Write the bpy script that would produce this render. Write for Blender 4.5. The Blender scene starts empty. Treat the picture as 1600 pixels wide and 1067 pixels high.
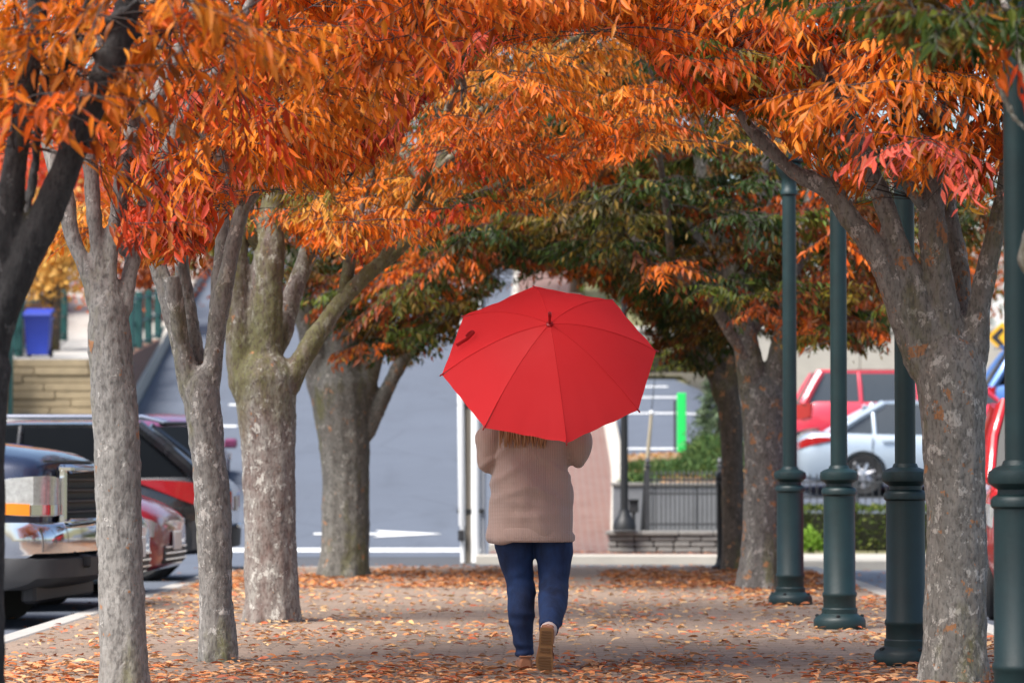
import bpy, bmesh, math, random
import numpy as np
from mathutils import Vector, Matrix, Euler, noise

random.seed(7)
RNG = np.random.default_rng(11)
R = math.radians
S = bpy.context.scene
COL = S.collection

# ------------------------------------------------------------------ camera, world, sun, exposure
F = 5030.0                      # focal length in photograph pixels (1600 wide)
CAM_Z = 1.02
PITCH, YAW = math.atan(206.5 / F), math.atan(37 / F)
cam_d = bpy.data.cameras.new('camera')
cam = bpy.data.objects.new('camera', cam_d)
COL.objects.link(cam)
cam.location = (0, 0, CAM_Z)
cam.rotation_euler = (R(90) + PITCH, 0, YAW)
cam_d.sensor_width = 36
cam_d.lens = F / 1600 * 36
cam_d.clip_start, cam_d.clip_end = 0.5, 2000
cam_d.dof.use_dof = True
cam_d.dof.focus_distance = 16.7
cam_d.dof.aperture_fstop = 3.6
S.camera = cam

world = bpy.data.worlds.new('World')
S.world = world
world.use_nodes = True
wn = world.node_tree
bg = wn.nodes['Background']
sky = wn.nodes.new('ShaderNodeTexSky')
sky.sky_type = 'NISHITA'
sky.sun_disc = False
SUN_EL, SUN_AZ = R(56), R(228)
sky.sun_elevation, sky.sun_rotation = SUN_EL, SUN_AZ
sky.air_density, sky.dust_density, sky.ozone_density = 1.0, 2.5, 1.0
wn.links.new(sky.outputs[0], bg.inputs[0])
bg.inputs[1].default_value = 0.088

sun_d = bpy.data.lights.new('sun', 'SUN')
sun_d.energy = 3.1
sun_d.angle = R(30)
sun_d.color = (1.0, 0.97, 0.93)
sun = bpy.data.objects.new('sun', sun_d)
COL.objects.link(sun)
sdir = Vector((math.sin(SUN_AZ) * math.cos(SUN_EL), math.cos(SUN_AZ) * math.cos(SUN_EL), math.sin(SUN_EL)))
sun.rotation_euler = (-sdir).to_track_quat('-Z', 'Y').to_euler()
sun.location = sdir * 40

S.view_settings.view_transform = 'Standard'
S.view_settings.look = 'None'
S.view_settings.gamma = 1
S.view_settings.use_curve_mapping = False
S.view_settings.exposure = 1.36
S.render.engine = 'CYCLES'
S.cycles.max_bounces = 6
S.cycles.diffuse_bounces = 3
S.cycles.glossy_bounces = 2
S.cycles.transmission_bounces = 3
S.cycles.transparent_max_bounces = 4

# ------------------------------------------------------------------ measuring helpers
CR = Euler((R(90) + PITCH, 0, YAW)).to_matrix()
CRI = CR.transposed()
def sc(D):                       # pixels per metre at distance D
    return F / D
def P(px, py, D):                # the point at distance D (along +Y) that the photograph shows at px, py
    d = CR @ Vector(((px - 800) / F, (533.5 - py) / F, -1))
    d = d * (D / d.y)
    return Vector((d.x, d.y, d.z + CAM_Z))
CRIn = np.array(CRI)
def proj(p):                     # n x 3 world points -> n x 2 photograph pixels
    q = (np.asarray(p) - np.array([0, 0, CAM_Z])) @ CRIn.T
    return np.stack([800 + F * q[:, 0] / -q[:, 2], 533.5 - F * q[:, 1] / -q[:, 2]], 1)

def sstep(a, b, x):
    t = min(1, max(0, (x - a) / (b - a)))
    return t * t * (3 - 2 * t)
def H(x, y):                     # height of the land: flat, then a hill beyond the cross street
    p = 0.14 + (0.10 - 0.14) * sstep(2.9, 4.1, x)
    u = (y - 43) / 0.8
    g = 0.8 * (math.log1p(math.exp(u)) if u < 30 else u)
    if g > 70: g = 70 + (g - 70) * 0.15
    return -0.12 + p * g

# ------------------------------------------------------------------ object helpers
def wm(o):
    m = o.matrix_basis.copy()
    while o.parent:
        o = o.parent
        m = o.matrix_basis @ m
    return m
def link(o):
    COL.objects.link(o)
    return o
def tag(o, label=None, cat=None, group=None, kind=None):
    if label: o['label'] = label
    if cat: o['category'] = cat
    if group: o['group'] = group
    if kind: o['kind'] = kind
    return o
def thing(name, label, cat, loc=(0, 0, 0), rot=(0, 0, 0), group=None):
    o = link(bpy.data.objects.new(name, None))
    o.empty_display_size = 0.2
    o.location = loc
    o.rotation_euler = rot
    return tag(o, label, cat, group)
def finish(me, mat, smooth=True, ang=40):
    if mat: me.materials.append(mat)
    if smooth:
        me.shade_smooth()
        if ang: me.set_sharp_from_angle(angle=R(ang))
    return me
def mesh(name, verts, faces, mat=None, parent=None, local=False, smooth=True, ang=40):
    me = bpy.data.meshes.new(name)
    me.from_pydata([tuple(v) for v in verts], [], [tuple(f) for f in faces])
    me.update()
    finish(me, mat, smooth, ang)
    o = link(bpy.data.objects.new(name, me))
    if parent is not None:
        if not local: me.transform(wm(parent).inverted())
        o.parent = parent
    return o
def copy_tree(o, parent=None):
    c = o.copy(); COL.objects.link(c)
    if parent is not None: c.parent = parent
    for ch in list(o.children): copy_tree(ch, c)
    return c

def catmull(pts, n):
    """n samples per span through pts (sequences of numbers)."""
    a = np.array(pts, float)
    if len(a) < 3 or n < 2: return a
    a = np.vstack([2 * a[0] - a[1], a, 2 * a[-1] - a[-2]])
    out = []
    for i in range(1, len(a) - 2):
        for k in range(n):
            t = k / n
            out.append(0.5 * ((2 * a[i]) + (-a[i-1] + a[i+1]) * t + (2*a[i-1] - 5*a[i] + 4*a[i+1] - a[i+2]) * t*t + (-a[i-1] + 3*a[i] - 3*a[i+1] + a[i+2]) * t**3))
    out.append(a[-2])
    return np.array(out)

class MB:
    """collects shapes; build() links them as one mesh object."""
    def __init__(s): s.v, s.f = [], []
    def add(s, v, f):
        b = len(s.v)
        s.v += [Vector(p) for p in v]
        s.f += [tuple(i + b for i in q) for q in f]
    def box(s, c, d, rot=None, bev=0.0):
        c, (a, b, h) = Vector(c), [x / 2 for x in d]
        m = rot.to_3x3() if rot is not None else Matrix.Identity(3)
        if bev <= 0:
            v = [c + m @ Vector((x * a, y * b, z * h)) for x in (-1, 1) for y in (-1, 1) for z in (-1, 1)]
            s.add(v, [(0, 1, 3, 2), (4, 6, 7, 5), (0, 4, 5, 1), (2, 3, 7, 6), (0, 2, 6, 4), (1, 5, 7, 3)])
        else:
            rings = []
            for z, k in ((-h, bev), (-h + bev, 0), (h - bev, 0), (h, bev)):
                x1, y1 = a - k, b - k
                e = bev
                pts = [(-x1 + e, -y1), (x1 - e, -y1), (x1, -y1 + e), (x1, y1 - e), (x1 - e, y1), (-x1 + e, y1), (-x1, y1 - e), (-x1, -y1 + e)]
                rings.append([c + m @ Vector((p[0], p[1], z)) for p in pts])
            s.loft(rings)
    def loft(s, rings, cap=True, closed=True):
        n = len(rings[0]); b = len(s.v)
        for r in rings: s.v += [Vector(p) for p in r]
        m = n if closed else n - 1
        for i in range(len(rings) - 1):
            for j in range(m):
                k = (j + 1) % n
                s.f.append((b + i*n + j, b + i*n + k, b + (i+1)*n + k, b + (i+1)*n + j))
        if cap and closed:
            s.f.append(tuple(b + j for j in reversed(range(n))))
            s.f.append(tuple(b + (len(rings)-1)*n + j for j in range(n)))
    def tube(s, pts, rad, n=8, cap=True, flat=1.0):
        pts = [Vector(p) for p in pts]
        if not hasattr(rad, '__len__'): rad = [rad] * len(pts)
        rings, up = [], None
        for i, p in enumerate(pts):
            t = (pts[min(i+1, len(pts)-1)] - pts[max(i-1, 0)])
            t = t.normalized() if t.length > 1e-9 else Vector((0, 0, 1))
            if up is None:
                up = Vector((1, 0, 0)) if abs(t.x) < 0.8 else Vector((0, 1, 0))
            u = (up - t * up.dot(t)).normalized(); w = t.cross(u); up = u
            rings.append([p + (u * math.cos(2*math.pi*j/n) + w * (flat * math.sin(2*math.pi*j/n))) * rad[i] for j in range(n)])
        s.loft(rings, cap)
    def lathe(s, prof, n=24, c=(0, 0, 0), axis=None):
        c = Vector(c)
        m = axis.to_3x3() if axis is not None else Matrix.Identity(3)
        s.loft([[c + m @ Vector((r * math.cos(2*math.pi*j/n), r * math.sin(2*math.pi*j/n), z)) for j in range(n)] for r, z in prof])
    def ball(s, c, r, n=10, m=7):
        c = Vector(c)
        if not hasattr(r, '__len__'): r = (r, r, r)
        rings = []
        for i in range(m + 1):
            a = -math.pi/2 + math.pi * (0.02 + 0.96 * i / m)
            rings.append([c + Vector((r[0]*math.cos(a)*math.cos(2*math.pi*j/n), r[1]*math.cos(a)*math.sin(2*math.pi*j/n), r[2]*math.sin(a))) for j in range(n)])
        s.loft(rings)
    def build(s, name, mat, parent=None, local=False, smooth=True, ang=40):
        return mesh(name, s.v, s.f, mat, parent, local, smooth, ang)
def boxo(name, c, d, mat, parent=None, local=False, rot=None, bev=0.0):
    m = MB(); m.box(c, d, rot, bev); return m.build(name, mat, parent, local)
def apply_mods(o):
    dg = bpy.context.evaluated_depsgraph_get()
    ev = o.evaluated_get(dg)
    me = bpy.data.meshes.new_from_object(ev)
    old = o.data
    o.modifiers.clear()
    o.data = me
    bpy.data.meshes.remove(old)
    return o
def fuse(o, voxel, smooth=3, fac=0.5):
    """weld overlapping closed shapes into one continuous skin."""
    r = o.modifiers.new('r', 'REMESH'); r.mode = 'VOXEL'; r.voxel_size = voxel; r.use_smooth_shade = True
    if smooth:
        m = o.modifiers.new('s', 'SMOOTH'); m.iterations = smooth; m.factor = fac
    return apply_mods(o)
def roughen(o, amp, freq, stretch=(1, 1, 1), off=0.0):
    """push a mesh's points in and out along their normals by noise."""
    me = o.data
    n = len(me.vertices)
    co = np.empty(n*3, np.float32); no = np.empty(n*3, np.float32)
    me.vertices.foreach_get('co', co); me.vertices.foreach_get('normal', no)
    co = co.reshape(-1, 3); no = no.reshape(-1, 3)
    st = np.array(stretch) * freq
    d = np.array([noise.noise(Vector(p)) + 0.5 * noise.noise(Vector(p * 2.3)) for p in (co * st + off)]) * amp
    co += no * d[:, None]
    me.vertices.foreach_set('co', co.ravel())
    me.update()

# ------------------------------------------------------------------ materials
def newmat(name):
    m = bpy.data.materials.new(name); m.use_nodes = True
    nt = m.node_tree
    return m, nt, nt.nodes['Principled BSDF']
def nd(nt, t, **kw):
    n = nt.nodes.new(t)
    for k, v in kw.items():
        if k in n.inputs: n.inputs[k].default_value = v
        else: setattr(n, k, v)
    return n
def coords(nt, scale=(1, 1, 1), kind='Object'):
    tc = nt.nodes.new('ShaderNodeTexCoord'); mp = nt.nodes.new('ShaderNodeMapping')
    mp.inputs['Scale'].default_value = scale
    nt.links.new(tc.outputs[kind], mp.inputs[0])
    return mp.outputs[0]
def nz(nt, vec, scale, detail=4, rough=0.6):
    n = nd(nt, 'ShaderNodeTexNoise', Scale=scale, Detail=detail, Roughness=rough)
    nt.links.new(vec, n.inputs['Vector'])
    return n.outputs['Fac']
def ramp(nt, fac, stops):
    r = nt.nodes.new('ShaderNodeValToRGB')
    e = r.color_ramp.elements
    while len(e) < len(stops): e.new(0.5)
    for i, (p, c) in enumerate(stops):
        e[i].position = p
        e[i].color = (c, c, c, 1) if not hasattr(c, '__len__') else (*c, 1)
    nt.links.new(fac, r.inputs[0])
    return r.outputs[0]
def mixc(nt, fac, a, b, mode='MIX'):
    m = nt.nodes.new('ShaderNodeMix'); m.data_type = 'RGBA'; m.blend_type = mode
    for s, v in ((m.inputs[0], fac), (m.inputs[6], a), (m.inputs[7], b)):
        if isinstance(v, bpy.types.NodeSocket): nt.links.new(v, s)
        elif hasattr(v, '__len__'): s.default_value = (*v, 1)
        else: s.default_value = v
    return m.outputs[2]
def bump(nt, bs, h, strength=0.3, dist=0.01):
    b = nd(nt, 'ShaderNodeBump', Strength=strength, Distance=dist)
    nt.links.new(h, b.inputs['Height']); nt.links.new(b.outputs[0], bs.inputs['Normal'])
def plain(name, col, rough=0.5, metal=0.0, var=0.15, scale=6.0, bmp=0.0, bscale=60, spec=0.5, coat=0.0, stretch=(1, 1, 1)):
    m, nt, bs = newmat(name)
    v = coords(nt, stretch)
    c = mixc(nt, nz(nt, v, scale), tuple(x * (1 - var) for x in col), tuple(min(1, x * (1 + var)) for x in col))
    nt.links.new(c, bs.inputs['Base Color'])
    bs.inputs['Roughness'].default_value = rough
    bs.inputs['Metallic'].default_value = metal
    bs.inputs['Specular IOR Level'].default_value = spec
    if coat: bs.inputs['Coat Weight'].default_value = coat; bs.inputs['Coat Roughness'].default_value = 0.05
    if bmp: bump(nt, bs, nz(nt, v, bscale), bmp, 0.01)
    return m
M = {}
def paint(name, col, rough=0.25, metal=0.3):
    m, nt, bs = newmat(name)
    v = coords(nt)
    dirt = nz(nt, v, 3, 6)
    c = mixc(nt, ramp(nt, dirt, [(0.5, 0.0), (0.85, 0.08)]), col, (0.25, 0.22, 0.19))
    nt.links.new(c, bs.inputs['Base Color'])
    bs.inputs['Metallic'].default_value = metal
    bs.inputs['Coat Weight'].default_value = 1.0; bs.inputs['Coat Roughness'].default_value = 0.06
    rr = ramp(nt, dirt, [(0.3, rough), (0.8, rough + 0.2)])
    nt.links.new(rr, bs.inputs['Roughness'])
    return m
M['navy'] = paint('navy_paint', (0.012, 0.02, 0.05))
M['black'] = paint('black_paint', (0.008, 0.009, 0.011), 0.2, 0.1)
M['maroon'] = paint('maroon_paint', (0.22, 0.008, 0.018), 0.3, 0.0)
M['teal'] = paint('grey_teal_paint', (0.17, 0.23, 0.27))
M['plum'] = paint('plum_paint', (0.22, 0.05, 0.12))
M['ice'] = paint('pale_blue_paint', (0.38, 0.45, 0.52), 0.3, 0.25)
M['red'] = paint('red_paint', (0.55, 0.015, 0.02), 0.3, 0.1)
M['redpink'] = paint('red_van_paint', (0.62, 0.03, 0.06), 0.3, 0.1)
M['blue'] = paint('blue_paint', (0.06, 0.16, 0.42))
M['glass'] = plain('tinted_glass', (0.006, 0.007, 0.008), 0.06, 0, 0.1, spec=0.08)
M['paleglass'] = plain('pale_glass', (0.045, 0.052, 0.056), 0.05, 0, 0.1, spec=0.9)
M['chrome'] = plain('chrome', (0.75, 0.75, 0.77), 0.12, 1.0, 0.05)
M['alloy'] = plain('wheel_alloy', (0.6, 0.6, 0.62), 0.3, 0.9, 0.05)
M['rubber'] = plain('tyre_rubber', (0.02, 0.02, 0.02), 0.85, 0, 0.2, bmp=0.2)
M['trim'] = plain('black_trim', (0.02, 0.02, 0.022), 0.6, 0, 0.2)
M['greytrim'] = plain('grey_trim', (0.035, 0.035, 0.037), 0.6, 0, 0.15)
M['lens'] = plain('headlight_lens', (0.50, 0.51, 0.50), 0.12, 0.2, 0.55, 26, coat=1.0)
M['amber'] = plain('amber_lens', (0.85, 0.25, 0.01), 0.2, 0, 0.1, coat=1.0)
M['redlens'] = plain('red_lens', (0.32, 0.006, 0.01), 0.15, 0, 0.2, 20, coat=1.0)
M['plate'] = plain('number_plate', (0.75, 0.75, 0.73), 0.5, 0, 0.05)
M['white'] = plain('white_paint', (0.78, 0.78, 0.77), 0.5, 0, 0.08, 9, 0.1)
M['green'] = plain('dark_green_paint', (0.0048, 0.022, 0.0235), 0.5, 0, 0.5, 7, 0.12, 40)
M['greenfar'] = plain('green_rail_paint', (0.008, 0.06, 0.055), 0.5, 0, 0.2)
M['fence'] = plain('grey_black_iron', (0.06, 0.062, 0.065), 0.45, 0.2, 0.3, 20)
M['iron'] = plain('black_iron', (0.018, 0.019, 0.02), 0.5, 0.2, 0.3, 20)
M['lime'] = plain('bright_green_plastic', (0.02, 0.62, 0.12), 0.4, 0, 0.06)
M['bluebin'] = plain('blue_plastic', (0.012, 0.035, 0.30), 0.5, 0, 0.15)
M['yellow'] = plain('yellow_sign', (0.85, 0.45, 0.02), 0.4, 0, 0.05)
M['concrete'] = plain('concrete', (0.36, 0.34, 0.31), 0.9, 0, 0.22, 4, 0.3, 80)
M['paleconc'] = plain('pale_concrete', (0.40, 0.37, 0.32), 0.9, 0, 0.18, 3, 0.3, 60)
M['wood'] = plain('weathered_wood', (0.14, 0.12, 0.095), 0.85, 0, 0.4, 6, 0.5, 30, stretch=(1, 1, 0.1))
M['stonea'] = plain('grey_stone', (0.19, 0.18, 0.165), 0.9, 0, 0.35, 12, 0.6, 40)
M['tan'] = plain('tan_wall_stone', (0.26, 0.205, 0.125), 0.9, 0, 0.35, 4, 0.5, 20)
M['redbrick'] = plain('red_brick_wall', (0.20, 0.105, 0.07), 0.9, 0, 0.3, 8, 0.5, 30)
M['line'] = plain('road_paint', (0.72, 0.72, 0.70), 0.8, 0, 0.15, 8)
M['siding'] = plain('grey_siding', (0.30, 0.31, 0.34), 0.8, 0, 0.1)
M['beige'] = plain('beige_render', (0.55, 0.50, 0.42), 0.9, 0, 0.12)
M['rooftile'] = plain('roof_shingle', (0.12, 0.11, 0.11), 0.9, 0, 0.2)
M['soil'] = plain('mulch', (0.22, 0.14, 0.075), 1, 0, 0.5, 14, 0.8, 50)
M['skin'] = plain('skin', (0.58, 0.36, 0.27), 0.5, 0, 0.06, 10)
M['shoe'] = plain('tan_suede', (0.36, 0.15, 0.075), 0.85, 0, 0.2, 20, 0.2, 150)
M['gum'] = plain('gum_sole', (0.22, 0.105, 0.035), 0.7, 0, 0.2, 30, 0.2)
M['gumdark'] = plain('gum_sole_worn', (0.13, 0.06, 0.022), 0.8, 0, 0.2, 30)
M['hair'] = plain('blonde_hair', (0.42, 0.23, 0.10), 0.5, 0, 0.5, 40, stretch=(1, 1, 0.1))
M['sock'] = plain('pale_sock', (0.62, 0.50, 0.45), 0.9, 0, 0.1, 30)

def asphalt(name, col, cracks=0.0):
    m, nt, bs = newmat(name)
    v = coords(nt)
    big = nz(nt, v, 0.35, 5)
    fine = nz(nt, v, 60, 3)
    c = mixc(nt, big, tuple(x * 0.82 for x in col), tuple(x * 1.2 for x in col))
    st = nz(nt, coords(nt, (1, .25, 1)), 1.6, 6, .7)
    c = mixc(nt, ramp(nt, st, [(0.52, 0.0), (0.68, 0.35)]), c, tuple(x * 0.55 for x in col))
    vo = nd(nt, 'ShaderNodeTexVoronoi', feature='DISTANCE_TO_EDGE', Scale=.32)
    dv = mixc(nt, .18, v, nd(nt, 'ShaderNodeTexNoise', Scale=1.2, Detail=5.0).outputs['Color'], 'ADD'); nt.links.new(dv, vo.inputs['Vector'])
    c = mixc(nt, ramp(nt, vo.outputs['Distance'], [(0.005, 0.3), (0.012, 0.0)]), c, tuple(x * 0.35 for x in col))
    c = mixc(nt, ramp(nt, fine, [(0.35, 0.0), (0.75, 0.35)]), c, tuple(x * 1.7 for x in col))
    nt.links.new(c, bs.inputs['Base Color'])
    bs.inputs['Roughness'].default_value = 0.85
    bump(nt, bs, fine, 0.4, 0.01)
    return m
M['asphalt'] = asphalt('asphalt', (0.080, 0.093, 0.118))
M['asphaltd'] = asphalt('dark_asphalt', (0.06, 0.062, 0.068))

def brick_mat(name, a, b):
    m, nt, bs = newmat(name)
    at = nd(nt, 'ShaderNodeAttribute', attribute_name='Col')
    oi = nt.nodes.new('ShaderNodeObjectInfo')
    v = coords(nt)
    n1, n2 = nz(nt, v, 1.1, 5), nz(nt, v, 90, 4)
    c = mixc(nt, at.outputs['Fac'], a, b)
    c = mixc(nt, ramp(nt, n1, [(0.35, 0.0), (0.7, 0.55)]), c, (0.165, 0.128, 0.096))
    c = mixc(nt, ramp(nt, n2, [(0.4, 0.0), (0.8, 0.3)]), c, (0.27, 0.21, 0.17))
    nt.links.new(c, bs.inputs['Base Color'])
    bs.inputs['Roughness'].default_value = 0.9
    bump(nt, bs, n2, 0.4, 0.004)
    return m
M['brick'] = brick_mat('paving_brick', (0.20, 0.143, 0.105), (0.265, 0.185, 0.135))
M['mortar'] = plain('sandy_joint', (0.13, 0.11, 0.095), 1, 0, 0.3, 20, 0.3)
def brickwalk():
    m, nt, bs = newmat('red_paving_brick')
    v = coords(nt)
    b = nd(nt, 'ShaderNodeTexBrick', Scale=2.4)
    b.inputs['Color1'].default_value = (.145, .060, .045, 1); b.inputs['Color2'].default_value = (.185, .088, .068, 1); b.inputs['Mortar'].default_value = (.18, .145, .12, 1)
    b.inputs['Mortar Size'].default_value = .03
    nt.links.new(v, b.inputs['Vector'])
    c = mixc(nt, ramp(nt, nz(nt, v, .8, 5), [(.4, 0.0), (.75, .5)]), b.outputs[0], (.20, .13, .11))
    nt.links.new(c, bs.inputs['Base Color']); bs.inputs['Roughness'].default_value = .9
    return m
M['brickwalk'] = brickwalk()

def bark(name, base, dark, moss=0.3, pale=0.5, rust=0.35, mossz=None):
    m, nt, bs = newmat(name)
    v = coords(nt, (1, 1, 0.42)); vs = coords(nt, (1, 1, 0.8)); vh = coords(nt, (0.6, 0.6, 5))
    n1, n2, n3 = nz(nt, v, 11, 6, 0.65), nz(nt, vs, 9.0, 5, 0.7), nz(nt, v, 70, 4)
    lines = nz(nt, vh, 22, 4)
    c = mixc(nt, ramp(nt, n1, [(0.33, 0.0), (0.68, 1.0)]), dark, base)
    c = mixc(nt, ramp(nt, lines, [(0.30, 0.45), (0.46, 0.0)]), c, dark)
    pale_f = ramp(nt, nz(nt, vs, 15, 4, 0.7), [(0.66 - 0.16 * pale, 0.0), (0.69 - 0.16 * pale, 0.9)])
    c = mixc(nt, pale_f, c, tuple(min(0.6, x * 1.6) for x in base))
    ms = ramp(nt, nz(nt, coords(nt, (1, 1, 0.35)), 3.2, 5, 0.7), [(0.62 - 0.22 * moss, 0.0), (0.76 - 0.22 * moss, 0.8)])
    if mossz:                                   # moss sits on the damp limbs above the fork
        sp = nt.nodes.new('ShaderNodeSeparateXYZ'); nt.links.new(coords(nt), sp.inputs[0])
        mr = nd(nt, 'ShaderNodeMapRange'); mr.inputs[1].default_value, mr.inputs[2].default_value = mossz
        nt.links.new(sp.outputs[2], mr.inputs[0])
        mm = nd(nt, 'ShaderNodeMath', operation='MULTIPLY'); nt.links.new(mr.outputs[0], mm.inputs[0]); nt.links.new(ms, mm.inputs[1]); ms = mm.outputs[0]
    c = mixc(nt, ms, c, (0.115, 0.112, 0.026))
    rf = ramp(nt, n2, [(0.70 - 0.12 * rust, 0.0), (0.715 - 0.12 * rust, 1.0)])
    c = mixc(nt, rf, c, (0.40, 0.19, 0.085))
    c = mixc(nt, ramp(nt, n3, [(0.36, 0.75), (0.52, 0.0)]), c, tuple(x * 0.5 for x in dark))
    nt.links.new(c, bs.inputs['Base Color'])
    bs.inputs['Roughness'].default_value = 0.9
    hsum = nd(nt, 'ShaderNodeMath', operation='ADD')
    nt.links.new(n1, hsum.inputs[0]); nt.links.new(pale_f, hsum.inputs[1])
    h2 = nd(nt, 'ShaderNodeMath', operation='ADD')
    nt.links.new(hsum.outputs[0], h2.inputs[0]); nt.links.new(n3, h2.inputs[1])
    bump(nt, bs, h2.outputs[0], 0.42, 0.016)
    return m
M['bark_shaded'] = bark('shade_darkened_bark', (0.058, 0.054, 0.052), (0.018, 0.017, 0.017), 0.1, 0.2, 0.0)  # grey bark with the leaning tree's shade put into its colour
M['bark_grey'] = bark('smooth_grey_bark', (0.34, 0.322, 0.295), (0.21, 0.197, 0.178), 0.3, 0.15, 0.5)
M['bark_pale'] = bark('flaking_grey_bark', (0.335, 0.318, 0.29), (0.20, 0.187, 0.168), 0.45, 0.6, 0.3)
M['bark_moss'] = bark('mossy_bark', (0.30, 0.285, 0.255), (0.15, 0.10, 0.085), 0.95, 0.6, 0.4, (1.1, 1.7))
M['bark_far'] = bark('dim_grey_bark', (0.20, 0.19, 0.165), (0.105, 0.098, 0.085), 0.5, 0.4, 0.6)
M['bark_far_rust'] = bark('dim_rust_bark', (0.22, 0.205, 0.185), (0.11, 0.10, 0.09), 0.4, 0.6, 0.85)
M['bark_rust'] = bark('orange_blotched_bark', (0.31, 0.29, 0.255), (0.17, 0.158, 0.135), 0.4, 0.6, 0.75)
M['bark_brown'] = bark('brown_bark', (0.16, 0.12, 0.09), (0.07, 0.055, 0.04), 0.4, 0.2, 0.8)
M['twig'] = plain('twig', (0.045, 0.036, 0.032), 0.9, 0, 0.3, 30)

def leafmat(name, transl=0.42, gloss=0.012):
    m, nt, bs = newmat(name)
    at = nd(nt, 'ShaderNodeAttribute', attribute_name='Col')
    nt.nodes.remove(bs)
    df = nt.nodes.new('ShaderNodeBsdfDiffuse'); tr = nt.nodes.new('ShaderNodeBsdfTranslucent'); gl = nd(nt, 'ShaderNodeBsdfGlossy', Roughness=0.45)
    mx, mg = nt.nodes.new('ShaderNodeMixShader'), nt.nodes.new('ShaderNodeMixShader')
    mx.inputs[0].default_value = transl; mg.inputs[0].default_value = gloss
    nt.links.new(at.outputs['Color'], df.inputs[0]); nt.links.new(at.outputs['Color'], tr.inputs[0])
    nt.links.new(df.outputs[0], mx.inputs[1]); nt.links.new(tr.outputs[0], mx.inputs[2])
    nt.links.new(mx.outputs[0], mg.inputs[1]); nt.links.new(gl.outputs[0], mg.inputs[2])
    nt.links.new(mg.outputs[0], nt.nodes['Material Output'].inputs[0])
    return m
M['leaf'] = leafmat('autumn_leaf')
M['dryleaf'] = leafmat('dry_leaf', 0.1, 0.02)
M['needle'] = leafmat('evergreen_leaf', 0.2, 0.01)

# ------------------------------------------------------------------ leaves
T8 = (np.array([(0, 0, 0), (.33, 0, -.03), (.68, 0, -.03), (1, 0, -.12), (.3, .5, .04), (.65, .36, .02), (.3, -.5, .04), (.65, -.36, .02)], float),
      np.array([(0, 4, 1), (0, 1, 6), (1, 4, 5), (1, 5, 2), (1, 2, 7), (1, 7, 6), (2, 5, 3), (2, 3, 7)]))
T4 = (np.array([(0, 0, 0), (.4, .5, .05), (.4, -.5, .05), (1, 0, -.1), (.45, 0, -.03)], float),
      np.array([(0, 1, 4), (0, 4, 2), (1, 3, 4), (4, 3, 2)]))
def norm(a):
    return a / np.maximum(np.linalg.norm(a, axis=-1, keepdims=True), 1e-9)
class Leaves:
    def __init__(s): s.p, s.a, s.b, s.l, s.w, s.c = [], [], [], [], [], []
    def add(s, p, a, b, l, w, c):
        s.p.append(p); s.a.append(a); s.b.append(b); s.l.append(l); s.w.append(w); s.c.append(c)
    def pack(s):
        for k in 'pabc': setattr(s, k, np.vstack(getattr(s, k)) if isinstance(getattr(s, k), list) else getattr(s, k))
        for k in 'lw': setattr(s, k, np.concatenate(getattr(s, k)) if isinstance(getattr(s, k), list) else getattr(s, k))
        s.a = norm(s.a); s.b = norm(s.b - s.a * (s.a * s.b).sum(1, keepdims=True))
        return s
    def keep(s, m):
        for k in 'pablwc': setattr(s, k, getattr(s, k)[m])
        return s
    def build(s, name, mat, parent=None, tmpl=T8):
        tv, tf = tmpl
        n = len(s.p); k = len(tv)
        c = np.cross(s.a, s.b)
        V = (s.p[:, None, :] + s.a[:, None, :] * (tv[None, :, 0:1] * s.l[:, None, None]) + s.b[:, None, :] * (tv[None, :, 1:2] * s.w[:, None, None])
             + c[:, None, :] * (tv[None, :, 2:3] * s.l[:, None, None]))
        if parent is not None:
            iw = np.array(wm(parent).inverted())
            V = V @ iw[:3, :3].T + iw[:3, 3]
        Fc = (tf[None] + (np.arange(n) * k)[:, None, None]).reshape(-1)
        me = bpy.data.meshes.new(name)
        me.vertices.add(n * k); me.vertices.foreach_set('co', V.astype(np.float32).ravel())
        me.loops.add(len(Fc)); me.loops.foreach_set('vertex_index', Fc.astype(np.int32))
        nf = len(Fc) // 3
        me.polygons.add(nf)
        me.polygons.foreach_set('loop_start', (np.arange(nf) * 3).astype(np.int32))
        me.polygons.foreach_set('loop_total', np.full(nf, 3, np.int32))
        me.update(calc_edges=True)
        ca = me.color_attributes.new('Col', 'FLOAT_COLOR', 'POINT')
        cc = np.ones((n, k, 4), np.float32); cc[:, :, :3] = s.c[:, None, :]
        ca.data.foreach_set('color', cc.ravel())
        me.materials.append(mat)
        o = link(bpy.data.objects.new(name, me))
        if parent is not None: o.parent = parent
        return o
LEAF_MESH = {}
def single_leaf_mesh(col, mat, tmpl=T8, key=''):
    q = (tuple(np.round(np.asarray(col) / 0.08).astype(int)), key)
    if q not in LEAF_MESH:
        tv, tf = tmpl
        me = bpy.data.meshes.new('leaf')
        me.from_pydata([tuple(x) for x in tv], [], [tuple(int(i) for i in f) for f in tf])
        ca = me.color_attributes.new('Col', 'FLOAT_COLOR', 'POINT')
        ca.data.foreach_set('color', np.tile(np.array([*col, 1], np.float32), len(tv)))
        me.materials.append(mat)
        LEAF_MESH[q] = me
    return LEAF_MESH[q]
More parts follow.
